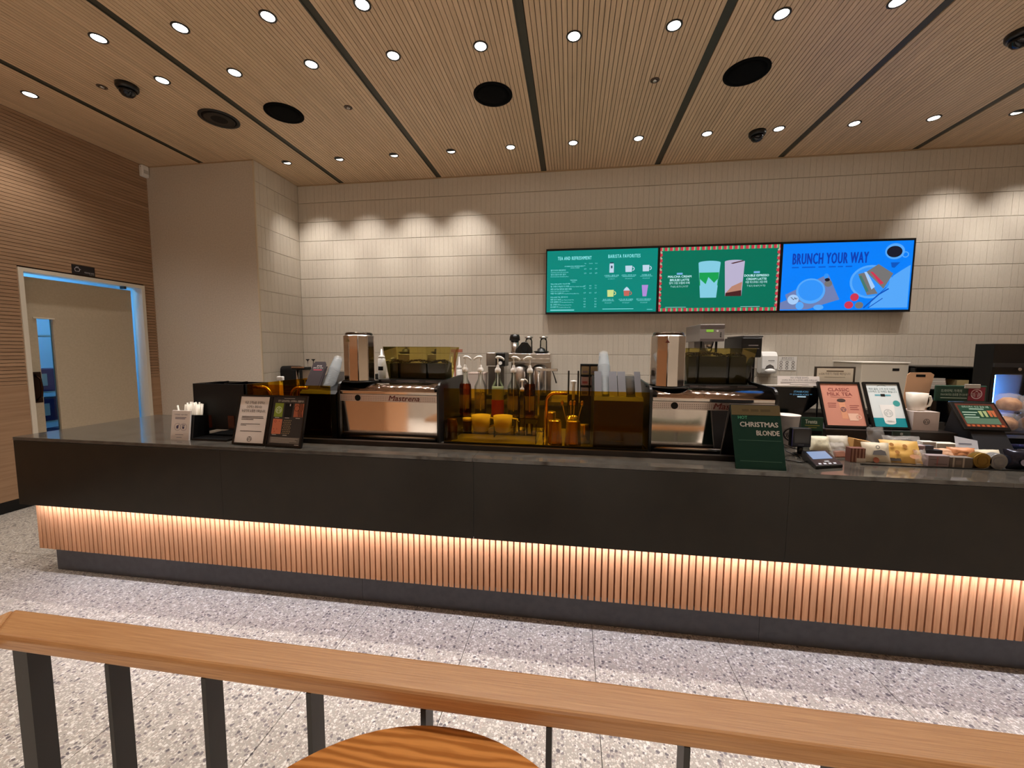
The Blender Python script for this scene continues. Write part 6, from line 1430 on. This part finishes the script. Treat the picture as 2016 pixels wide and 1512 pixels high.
t = pouch('cookie_bag', 'clear bag of orange cookies with an upright top seal', 'snack', (X_(1899, 2.33), 2.33), .12, .075, .036, mat((206, 140, 96), .4), .4, -.1, crinkle=.008, seed=22); part(MB().add([(-.02, .0, .066), (.075, .0, .06), (.088, .012, .118), (-.004, .014, .138)], [(0, 1, 2, 3)]), 'top_seal', film((226, 226, 234), .6, .15, 'seal_film'), t, local=True); face(t, MB().quad(.0, .094, .055, .099, -.004), mat((90, 92, 110), .5), 'seal_print')
packbox('snack_box', 'grey striped snack box in the front row', 1872, 1918, 2.215, .050, .04, (112, 104, 98), [(.12, .2, 0, 1, (196, 188, 176)), (.55, .63, 0, 1, (196, 188, 176)), (.25, .5, .3, .7, (136, 126, 118))])
pouch('snack_pouch', 'cream snack pouch at the right behind the tins', 'snack', (X_(1953, 2.32), 2.31), .12, .075, .03, M_CREAMBAG, .5, .1, seed=25)
def tin(label, p, c, met, Y=2.215):
    x = X_(p, Y); r = .038
    t = thing('round_tin', label, 'tin', (x, Y, T), (0, 0, 0), SN); part(MB().lathe([(r*.96, 0), (r, .004), (r, .030), (r*.96, .034), (r*.8, .0345), (r*.78, .032), (0, .032)], (0, .0, r), 28, True, 'Y'), 'tin', mat(c, .3, met), t, local=True); 
    part(MB().lathe([(r*.98, -.004), (r*1.01, -.002), (r*1.01, .006)], (0, 0, r), 28, True, 'Y'), 'rim', mat(c, .25, met), t, local=True); part(MB().ring(0, r, r*.55, r*.62, .0045, 20), 'embossing', mat((c[0]-30, c[1]-30, c[2]-20), .3, met), t, local=True)
tin('round gold tin standing on edge in the front row', 1935, (150, 118, 52), .7)
tin('round silver tin standing on edge beside the gold tin', 1967, (150, 150, 152), .5)
t = pouch('foil_pack', 'dark shiny foil pack at the far right edge', 'snack', (X_(2012, 2.23), 2.225), .12, .095, .06, mat((40, 42, 56), .18, .6), .25, -.1, crinkle=.008, seed=31); face(t, MB().disc(-.01, .03, .016, .036, 14), mat((140, 132, 150), .4), 'print')
for k in range(4): pouch('snack_pouch', ('white', 'tan', 'pink', 'silver')[k]+' snack pouch beyond the right picture edge', 'snack', (X_(2050, 2.25)+.13*k, 2.26), .12, .09, .035, mat(((220, 214, 204), (190, 150, 100), (206, 160, 156), (180, 180, 184))[k], .5), .35, 0, seed=40+k)

# ------------------------------------------------------------------ left wall: sign, and shelf of bins in the back room
t = thing('door_sign', 'small black sign with a white cup outline above the door', 'sign', (XL, 3.51, 2.235))
y0_, y1_, za_, zb_ = 3.415, 3.612, 2.235, 2.328
part(MB().box(XL, XL+.004, y0_, y1_, za_, zb_), 'plate', mat((20, 18, 22), .4), t)
def onwall(mb): return MB().add([(XL+.0048, y0_+p.x, za_+p.z) for p in mb.v], mb.f)
ic = MB().stroke([(.026, .03), (.022, .052), (.032, .066), (.056, .066), (.064, .050), (.058, .030), (.026, .030)], .004).stroke([(.034, .066), (.036, .076), (.044, .070), (.052, .078), (.054, .066)], .0035).stroke([(.064, .055), (.074, .050)], .0035)
part(onwall(ic), 'symbol', mat((206, 202, 206), .6), t); part(onwall(MB().text('직원전용 공간', .188, .022, .016, 0, 'RIGHT', width=.085).text('Partner Only', .188, .010, .008, 0, 'RIGHT')), 'lettering', mat((206, 202, 206), .6), t)
sx0 = XL-.55
sh = thing('storage_rack', 'white storage rack seen through the slit window of the door', 'rack', (sx0, 3.3, 0))
mb = MB()
for z in (.35, .70, 1.02, 1.62): mb.box(sx0-.3, sx0, 2.95, 3.95, z-.015, z)
for yy in (2.95, 3.93): mb.box(sx0-.3, sx0, yy, yy+.02, 0, 2.05)
part(mb, 'frame', M_WHITE, sh)
for k, (z, c) in enumerate(((.351, (40, 52, 150)), (.701, (44, 40, 110)), (1.021, (90, 60, 130)))):
    for j in range(3):
        o = part(MB().box(sx0-.26, sx0-.01, 2.99+.31*j, 3.27+.31*j, z, z+.24), 'storage_bin', mat(c, .5), None, bevel=.008)
        tag(o, '%s blue bin in the %s tier behind the door window' % (('near', 'middle', 'far')[j], ('lowest', 'second', 'third')[k]), 'bin', 'bins behind the door window')
        part(MB().box(sx0-.01, sx0-.008, 3.06+.31*j, 3.19+.31*j, z+.06, z+.19), 'label', M_PAPER, o)
for o in bpy.data.objects:
    if o.parent and o.name.split('.')[0] in ('border', 'picture', 'rule', 'engraving') and 'kind' not in o: o['kind'] = 'stuff'
bpy.context.view_layer.update()
